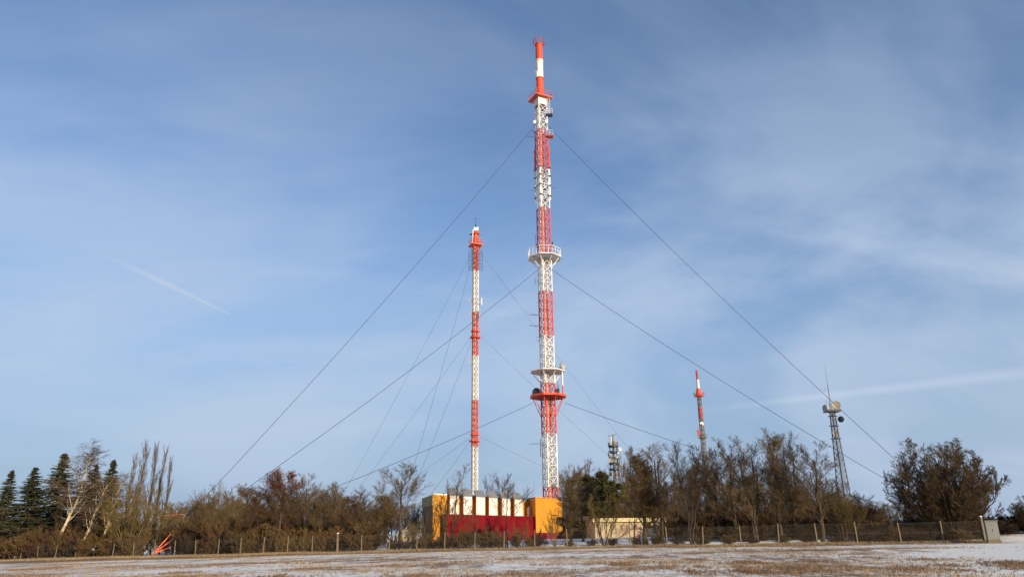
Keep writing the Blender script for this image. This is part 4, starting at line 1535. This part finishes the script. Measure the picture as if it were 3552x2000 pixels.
def leaf_tris(rng, centres, per, size, spread):
    c = np.repeat(centres, per, 0) + rng.normal(0, spread, (len(centres) * per, 3))
    a = rng.normal(0, 1, (len(c), 3))
    b = rng.normal(0, 1, (len(c), 3))
    a, b = unit(a) * size, unit(b) * size * .6
    return np.stack([c - a, c + a, c + b], 1)


def poplar(seed, H=17, stems=1):
    rng = np.random.default_rng(seed)
    P0, R0 = stem(rng, (0, 0, -.3), (rng.normal(0, .3), rng.normal(0, .3), H), 10, .06, .24, .03)
    P1, R1 = grow_from(rng, P0, R0, 46, .12, .97, .34, .08, .24, .55, 6, .05, .16, .45, .016)
    P2, R2 = grow_from(rng, P1, R1, 9, .15, 1.0, .3, .1, .42, .3, 4, .06, .14, .6, .012)
    P3, R3 = grow_from(rng, P2, R2, 6, .15, 1.0, .35, .12, .5, .3, 3, .08, .10, .6, .009)
    return finish('poplar', [(P0, R0, 7), (P1, R1, 4)], [(P2, R2, 3), (P3, R3, 3)], 'bark_olive', 'twig')


def birch(seed, H=14, lean=0.12, n3=9):
    rng = np.random.default_rng(seed)
    P0, R0 = stem(rng, (0, 0, -.3), (lean * H, 0, H * .93), 9, .08, .15, .02)
    P1, R1 = grow_from(rng, P0, R0, 24, .32, .98, .42, .12, .28, .45, 6, .05, .14, .42, .012)
    P2, R2 = grow_from(rng, P1, R1, 8, .2, 1.0, .6, .2, .5, .3, 5, .12, .0, .6, .012)
    P3, R3 = grow_from(rng, P2, R2, n3, .2, 1.0, .6, .2, .6, .3, 4, .12, -.12, .6, .009)
    P4, R4 = grow_from(rng, P3, R3, 4, .2, 1.0, .5, .2, .5, .3, 2, .12, -.2, .7, .008)
    return finish('birch', [(P0, R0, 8), (P1, R1, 4)], [(P2, R2, 3), (P3, R3, 3), (P4, R4, 3)], 'bark_birch', 'twig_grey')


def spruce(seed, H=13):
    rng = np.random.default_rng(seed)
    P0, R0 = stem(rng, (0, 0, -.3), (rng.normal(0, .1), 0, H), 8, .02, .2, .015)
    n = 430
    t = np.sort(rng.uniform(.06, .985, n) ** .9)
    z = t * H
    L = (1 - t) ** .95 * H * .27 * rng.uniform(.55, 1.2, n) + .10
    az = rng.uniform(0, 6.28, n)
    K = 5
    s = np.linspace(0, 1, K + 1)
    drop = (-.42 * s + .30 * s ** 2)[None] * L[:, None] * (.5 + .9 * (1 - t))[:, None] * rng.uniform(.3, 1.9, (n, 1))
    x = L[:, None] * s[None] * np.cos(az)[:, None]
    y = L[:, None] * s[None] * np.sin(az)[:, None]
    P1 = np.stack([x, y, z[:, None] + drop], -1)
    R1 = np.repeat(np.linspace(.03, .008, K + 1)[None], n, 0)
    m = 30
    tt = rng.uniform(.06, 1.0, (n, m))
    f = tt * K
    k = np.minimum(f.astype(int), K - 1)
    b = np.arange(n)[:, None]
    c = P1[b, k] * (1 - (f - k))[..., None] + P1[b, k + 1] * (f - k)[..., None]
    d = unit(P1[b, k + 1] - P1[b, k])
    side = unit(np.cross(d, (0, 0, 1.0)))
    sgn = rng.choice([-1, 1], (n, m, 1))
    ln = (.10 + .50 * (1 - tt)[..., None]) * (.25 + .75 * np.minimum(L[:, None, None] / 1.6, 1)) * rng.uniform(.6, 1.2, (n, m, 1))
    tip = c + (d * .65 + side * sgn * .75 * rng.uniform(.3, 1.1, (n, m, 1))) * ln
    tip[..., 2] -= ln[..., 0] * rng.uniform(.05, .75, (n, m))
    wv = unit(rng.normal(0, 1, (n, m, 3))) * (.055 + .05 * rng.random((n, m, 1)))
    leaves = np.stack([c - wv, c + wv, tip], 2).reshape(-1, 3, 3)
    return finish('spruce', [(P0, R0, 7)], [(P1, R1, 3)], 'bark_dark', 'twig_dark', leaves, 'needle')


def pine(seed, H=9):
    rng = np.random.default_rng(seed)
    P0, R0 = stem(rng, (0, 0, -.3), (.2, 0, H * .9), 7, .08, .17, .04)
    P1, R1 = grow_from(rng, P0, R0, 26, .22, 1.0, 1.05, .15, .42, .6, 6, .10, .10, .5, .02)
    P2, R2 = grow_from(rng, P1, R1, 10, .25, 1.0, .7, .2, .42, .3, 4, .12, .14, .6, .014)
    P3, R3 = grow_from(rng, P2, R2, 6, .3, 1.0, .6, .2, .5, .3, 2, .12, .2, .6, .010)
    tips = np.concatenate([P3[:, 1], P3[:, 2]])
    leaves = leaf_tris(rng, tips, 9, .17, .09)
    return finish('pine', [(P0, R0, 7), (P1, R1, 5)], [(P2, R2, 3), (P3, R3, 3)], 'bark', 'twig_olive', leaves, 'pine_needle')


PR = {
    'round1': deciduous(1, H=9, ang=.80, limbs=11, fork=.30, spread=.60),
    'round2': deciduous(2, H=9, ang=.72, limbs=10, fork=.28, spread=.64, twig='twig_red'),
    'apple': deciduous(3, H=8, ang=.95, limbs=9, fork=.35, spread=.75, wob=.22, twig='twig_dark', bark='bark_dark', trop=.06, n3=6, n4=3),
    'vase1': deciduous(4, H=12, ang=.45, limbs=24, fork=.14, spread=.42, trop=.10),
    'vase2': deciduous(5, H=12, ang=.40, limbs=24, fork=.14, spread=.44, trop=.09, twig='twig_grey'),
    'fork': deciduous(6, H=11, ang=.50, limbs=5, fork=.30, spread=.72, trop=.05, wob=.25, twig='twig_dark', bark='bark_dark', stems=3, stem_spread=.26),
    'multi1': deciduous(7, H=8, stems=7, stem_spread=.22, ang=.42, limbs=14, fork=.25, spread=.52, twig='twig', bark='bark', n2=6, n3=6, n4=4),
    'multi2': deciduous(8, H=8, stems=8, stem_spread=.36, ang=.5, limbs=14, fork=.2, spread=.55, twig='twig_olive', bark='bark_olive', n2=6, n3=6, n4=4),
    'fan': deciduous(9, H=7, stems=9, stem_spread=.5, ang=.38, limbs=14, fork=.25, spread=.5, twig='twig_olive', bark='bark_olive', n2=5, n3=5, n4=3),
    'dense': deciduous(10, H=10, stems=20, stem_spread=.52, ang=.66, limbs=20, fork=.02, spread=.55, twig='twig_brown', bark='bark', n2=7, n3=7, n4=5, twr=.012, trop=.04, dome=(.46, .50, .50)),
    'leafy': deciduous(12, H=10, ang=.5, limbs=11, fork=.3, spread=.5, twig='twig_red', leafy=(.72, .45, .09, 'dry_leaf')),
    'poplar': poplar(20), 'poplar2': poplar(21),
    'birch': birch(30), 'birch2': birch(31, H=11, lean=.16, n3=6),
    'spruce': spruce(40), 'spruce2': spruce(41),
    'pine': pine(50),
    'shrub1': deciduous(60, H=3.2, stems=13, stem_spread=.5, ang=.6, limbs=12, fork=.1, spread=.6, twig='twig_red', n2=6, n3=6, n4=3, twr=.015),
    'shrub2': deciduous(61, H=3.4, stems=13, stem_spread=.45, ang=.6, limbs=12, fork=.1, spread=.6, twig='twig', n2=6, n3=6, n4=3, twr=.015),
    'shrub3': deciduous(62, H=3.0, stems=13, stem_spread=.6, ang=.7, limbs=12, fork=.1, spread=.6, twig='twig_dark', bark='bark_dark', n2=6, n3=6, n4=3, twr=.015),
    'shrub4': deciduous(63, H=2.6, stems=13, stem_spread=.55, ang=.7, limbs=12, fork=.1, spread=.6, twig='twig_olive', bark='bark_olive', n2=5, n3=6, n4=3, twr=.015,
                        leafy=(.1, .35, .06, 'brown_leaf')),
    'vase4': deciduous(66, H=11, ang=.62, limbs=18, fork=.18, spread=.48, twig='twig', n2=7, n3=7, n4=6, twr=.007, trop=.10, wob=.1),
    'vase5': deciduous(67, H=12, stems=3, stem_spread=.2, ang=.45, limbs=22, fork=.2, spread=.42, twig='twig_grey', n2=7, n3=6, n4=5, twr=.007, trop=.08),
    'vase3': deciduous(65, H=10, stems=5, stem_spread=.22, ang=.42, limbs=10, fork=.3, spread=.45, twig='twig', n2=6, n3=6, n4=4, twr=.007),
    'sapling': deciduous(64, H=5, ang=.45, limbs=9, fork=.3, spread=.45, n2=6, n3=5, n4=3),
}


def plant(kind, px, py_top, Y, width_px, label, name='bare_tree', cat='tree', group=None, rot=None, base_x=None):
    p = PR[kind]
    bx = px if base_x is None else base_x
    x = gx(bx, Y)
    g = gz(x, Y)
    ztop = at(px, py_top, Y).z
    H = max(0.6, ztop - g)
    W = width_px / 2704.0 * Y
    sz = H / p.H
    sx = W / p.W
    o = thing(name, label, cat, (x, Y, g), group, random.uniform(0, 6.28) if rot is None else rot)
    t = link('trunk', p.trunk, None, o)
    t.scale = (sx, sx, sz)
    if p.crown:
        c = link('crown', p.crown, None, o)
        c.scale = (sx, sx, sz)
    if p.leaf:
        c = link('foliage', p.leaf, None, o)
        c.scale = (sx, sx, sz)
    return o


def yb(px):
    """fence distance at a picture column"""
    k = gx(px, 100.0) / 100.0
    m = 100.0
    for _ in range(30):
        m = 0.5 * m + 0.5 * float(fence_y(k * m))
    return m


T = 'tree'
# left: spruces, birches, poplars
for kind, px, top, dy, w, lab in (
        ('spruce', -6, 1632, 14, 160, 'dark spruce cut by the edge of the wood, beyond the last fence posts'),
        ('spruce2', 78, 1622, 12, 195, 'dark green spruce with a bare pointed tip, standing apart from the birches'),
        ('spruce', 172, 1574, 15, 225, 'tallest dark spruce standing directly behind the leaning birch'),
        ('spruce2', 290, 1610, 16, 165, 'dark spruce between the two leaning birches'),
        ('spruce', 352, 1596, 17, 170, 'spruce with a knobbly tip standing beside the tall poplars')):
    plant(kind, px, top, yb(max(px, 20)) + dy, w, lab, 'spruce_tree', T, 'spruces at the end of the wood')
plant('birch', 262, 1532, yb(190) + 5, 165, 'tall leaning birch with a pale yellow trunk and fine drooping twigs', 'birch_tree', T, 'birches', rot=0.0, base_x=186)
plant('birch2', 318, 1650, yb(272) + 4, 110, 'slim crooked birch with a thin pale trunk', 'birch_tree', T, 'birches', rot=0.05, base_x=268)
plant('birch2', 384, 1640, yb(345) + 6, 90, 'pale trunked birch half hidden by olive twigs beside the poplars', 'birch_tree', T, 'birches', rot=-.1, base_x=336)
for kind, px, top, w, dy, lab in (('poplar', 447, 1526, 46, 20, 'broadest columnar bare poplar'), ('poplar2', 420, 1568, 34, 21, 'shorter columnar poplar pressed against the broadest one'),
                                  ('poplar', 499, 1530, 38, 19, 'tall narrow columnar bare poplar standing free of the broadest one'),
                                  ('poplar2', 527, 1543, 30, 22, 'thin columnar poplar close beside the tall narrow one'), ('poplar', 557, 1580, 27, 18, 'lowest slim columnar poplar at the end of the poplar row')):
    plant(kind, px, top, yb(px) + dy, w, lab, 'poplar_tree', T, 'columnar poplars')
plant('multi2', 455, 1672, yb(455) + 5, 235, 'wide olive brown many stemmed tree in front of the columnar poplars', 'bare_tree', T)
plant('round1', 560, 1745, yb(540) + 16, 110, 'low spreading bare tree beside the orange guy rods', 'bare_tree', T)
# between the orange rods and the building
for kind, px, top, w, dy, lab in (
        ('multi1', 668, 1714, 135, 6, 'upright olive brown many stemmed tree where the highest guy wire meets the trees'),
        ('multi1', 738, 1708, 122, 5, 'upright many stemmed tree with straight tops beside the orange crossbar clump'),
        ('multi2', 795, 1716, 108, 8, 'slender olive brown tree at the end of the straight topped clump'),
        ('round2', 880, 1668, 189, 6, 'rounded bare tree beside the tree with withered red leaves'),
        ('leafy', 965, 1632, 148, 7, 'bare tree holding withered dark red leaves in its top'),
        ('vase4', 1045, 1640, 115, 9, 'thin upright bare tree next to the tree with withered leaves'),
        ('round1', 1105, 1692, 128, 6, 'low bare tree with crossing grey twigs below the guy wires'),
        ('vase5', 1160, 1672, 108, 8, 'slim bare tree behind the thick snow capped post'),
        ('round2', 1225, 1684, 148, 7, 'bushy reddish bare tree between the thick post and the stair tree'),
        ('multi1', 1275, 1727, 108, 5, 'dark low many stemmed tree next to the large tree by the stair'),
        ('round1', 1385, 1598, 200, 5, 'large bare spreading tree in front of the yellow stair'),
        ('vase3', 1552, 1612, 135, 4.0, 'bare upright tree in front of the ochre end bay'),
        ('sapling', 1638, 1745, 60, 2.5, 'thin sapling before the burgundy wall'),
        ('apple', 1762, 1642, 165, 4.5, 'dark crooked tree with long drooping boughs before the white hoods'),
        ('fan', 1603, 1812, 75, 2.2, 'low fan shaped shrub before the joint of ochre bay and burgundy wall'),
        ('fan', 1700, 1815, 80, 2.4, 'low fan shaped shrub before the middle of the burgundy wall'),
        ('fan', 1808, 1800, 85, 2.2, 'low fan shaped shrub before the end of the burgundy wall'),
        ('fan', 1486, 1768, 95, 4.0, 'tall fan shaped shrub before the outer corner of the ochre end bay'),
        ('fan', 1440, 1800, 95, 3.0, 'low fan shaped shrub hiding the foot of the yellow stair'),
        ('fan', 1927, 1758, 105, 3.0, 'fan shaped shrub tree in front of the ochre block')):
    plant(kind, px, top, yb(px) + dy, w, lab, 'bare_tree', T)
plant('round2', 1688, 1650, 165.0, 60, 'brown tree top showing above the grey hood roofs', 'bare_tree', T, 'tree tops behind the hooded building')
plant('round1', 1742, 1642, 168.0, 70, 'brown tree top showing above the grey hood roofs', 'bare_tree', T, 'tree tops behind the hooded building')
# right of the ochre block
for kind, px, top, w, dy, lab in (
        ('vase2', 1978, 1636, 120, 5, 'thin leaning bare tree right beside the ochre block'),
        ('vase4', 2020, 1630, 127, 9, 'slender bare tree between the ochre block and the pine'),
        ('fan', 2096, 1700, 200, 4, 'fan shaped olive bare tree in front of the green pine'),
        ('apple', 2200, 1690, 130, 6, 'low tree with a short red brown forked trunk in front of the garage'),
        ('vase1', 2240, 1556, 206, 4, 'tall vase shaped bare tree rising over the garage'),
        ('vase5', 2300, 1540, 143, 6, 'tall slim bare tree at the corner of the garage'),
        ('fork', 2402, 1538, 278, 4, 'dark bare tree with a bold forked trunk below the distant mast'),
        ('round1', 2490, 1590, 174, 8, 'twiggy bare tree beside the dark forked tree'),
        ('vase4', 2548, 1512, 166, 6, 'tall bare tree with a pointed top next to the distant mast'),
        ('vase5', 2622, 1528, 159, 5, 'tall bare tree with a flat twiggy top between two pointed ones'),
        ('vase2', 2706, 1492, 134, 5, 'tallest narrow bare tree in the row leading to the dish tower'),
        ('vase5', 2762, 1500, 120, 7, 'narrow tall bare tree paired with the tallest one'),
        ('vase4', 2848, 1530, 198, 4, 'broad vase shaped bare tree in front of the dish tower'),
        ('multi2', 2925, 1660, 120, 5, 'olive brown low tree at the foot of the dish tower'),
        ('round2', 2990, 1700, 143, 6, 'low reddish tree beyond the dish tower')):
    plant(kind, px, top, yb(px) + dy, w, lab, 'bare_tree', T)
plant('pine', 2078, 1640, 127.0, 175, 'rounded olive green pine standing behind the carport', 'pine_tree', T)
plant('dense', 3300, 1528, 78.0, 340, 'huge dense reddish brown round bush tree behind the end of the fence', 'bare_tree', T, rot=0.6)
plant('dense', 3600, 1715, 80.0, 150, 'dark bush beyond the snowy path at the end of the fence', 'bush', 'bush', rot=2.0)
plant('dense', 3720, 1640, 90.0, 200, 'dark bush standing behind the bush beyond the snowy path', 'bush', 'bush', rot=4.0)

# woodland standing further back
def seg(px, table):
    for lim, lab in table:
        if px < lim:
            return lab


far_l = 'bare tree of the wood standing well behind the fence, left of the hooded building'
far_r = 'bare tree of the wood standing behind the garage and the dish tower'
kinds = ['round1', 'multi2', 'vase4', 'vase2', 'multi1']
i = 0
for px in range(590, 1440, 32):
    plant(kinds[i % 5], px + random.uniform(-15, 15), 1722 + random.uniform(-50, 30), yb(px) + random.uniform(22, 50), random.uniform(110, 160), seg(px, [(780, 'bare tree deep behind the straight topped clump by the orange crossbar'), (1010, 'bare tree deep behind the tree with withered red leaves'),
              (1250, 'bare tree deep behind the thick snow capped post'), (9999, 'bare tree deep behind the large tree by the yellow stair')]), 'bare_tree', T, 'back row of the left wood')
    i += 1
for px in range(30, 420, 55):
    plant(kinds[i % 5], px + random.uniform(-15, 15), 1780 + random.uniform(-40, 25), yb(px) + random.uniform(10, 40), random.uniform(90, 130),
          'bare brown tree among the spruces and birches', 'bare_tree', T, 'bare trees among the spruces')
    i += 1
for px in range(1990, 3000, 34):
    top = np.interp(px, [1990, 2100, 2500, 2800, 3000], [1640, 1620, 1640, 1650, 1730]) + random.uniform(-45, 40)
    plant(kinds[i % 5], px + random.uniform(-15, 15), top, yb(px) + random.uniform(42, 75), random.uniform(85, 130), seg(px, [(2130, 'bare tree far behind the carport and pine'), (2330, 'bare tree far behind the beige garage'), (2520, 'bare tree far behind the dark forked tree'),
              (2800, 'bare tree far behind the tallest narrow trees'), (9999, 'bare tree far behind the foot of the dish tower')]), 'bare_tree', T, 'back row of the right wood')
    i += 1
for px in range(2960, 3260, 34):
    plant(kinds[i % 2], px, 1725 + random.uniform(-15, 30), yb(px) + random.uniform(30, 70), random.uniform(70, 110), 'low reddish tree far behind, between the dish tower and the round bush tree',
          'bare_tree', T, 'low trees between tower and bush')
    i += 1

# undergrowth behind the fence
sh = ['shrub1', 'shrub2', 'shrub3', 'shrub4']


def hedge(x0, x1, step, top_fn, dy, label, group, ks=sh, wr=(75, 115)):
    px = x0
    k = 0
    while px < x1:
        plant(ks[(k * 7 + int(px)) % len(ks)], px, top_fn(px) + random.uniform(-14, 14), yb(max(px, 5)) + random.uniform(*dy), random.uniform(*wr), label, 'shrub', 'shrub', group)
        px += step * random.uniform(.75, 1.25)
        k += 1


hedge(-20, 485, 34, lambda x: 1845, (1.5, 6), 'leafless brown shrub in the thicket under the spruces and birches', 'thicket under the spruces')
hedge(640, 1330, 33, lambda x: 1830, (1.5, 6), 'leafless brown shrub in the thicket between the orange rods and the stair', 'thicket between rods and stair')
hedge(590, 1330, 45, lambda x: 1800, (9, 16), 'taller leafless shrub behind the thicket between the orange rods and the stair', 'taller shrubs behind the left thicket', wr=(95, 140))
hedge(10, 520, 50, lambda x: 1810, (9, 14), 'taller leafless shrub behind the thicket under the birches', 'taller shrubs under the birches', wr=(95, 140))
hedge(1370, 1900, 40, lambda x: 1848, (1.0, 3), 'low twiggy shrub growing behind the fence before the coloured building', 'low shrubs before the building', ks=['shrub3', 'shrub2'], wr=(45, 75))
hedge(1975, 2330, 75, lambda x: 1862, (1.2, 4), 'low twiggy shrub growing behind the fence before the garage', 'low shrubs before the garage', wr=(40, 65))
hedge(2335, 3000, 30, lambda x: 1800, (6, 13), 'dark leafless shrub in the thicket between the garage and the dish tower', 'thicket right of the garage', ks=['shrub3', 'shrub2', 'shrub1'], wr=(85, 125))
hedge(2350, 3130, 95, lambda x: 1866, (1.2, 4), 'small shrub at the fence under the row of tall bare trees', 'shrubs at the fence under the tall trees', wr=(45, 75))
hedge(2340, 3060, 46, lambda x: 1790, (16, 28), 'tall leafless shrub behind the thicket between garage and dish tower', 'taller shrubs behind the right thicket', wr=(100, 150))
hedge(1960, 2340, 40, lambda x: 1760, (44, 60), 'shrub in the dark thicket far behind the garage roof', 'thicket behind the garage', ks=['shrub3', 'shrub2'], wr=(95, 140))
hedge(2340, 3040, 30, lambda x: 1755, (30, 44), 'high dark shrub far behind the row of tall bare trees', 'far thicket behind the tall trees', ks=['shrub3', 'shrub2', 'shrub1'], wr=(110, 160))
hedge(3120, 3470, 30, lambda x: 1790, (7, 12), 'taller dark shrub deep under the huge round bush tree', 'taller shrubs under the round bush tree', ks=['shrub3', 'shrub1'], wr=(100, 150))
hedge(3000, 3420, 33, lambda x: 1825, (2, 6), 'dark shrub under the huge round bush tree', 'shrubs under the round bush tree', ks=['shrub3', 'shrub1', 'shrub4'], wr=(80, 120))
hedge(3480, 3600, 38, lambda x: 1805, (6, 14), 'dark shrub beyond the snowy path', 'shrubs beyond the path', ks=['shrub3', 'shrub1'], wr=(90, 130))
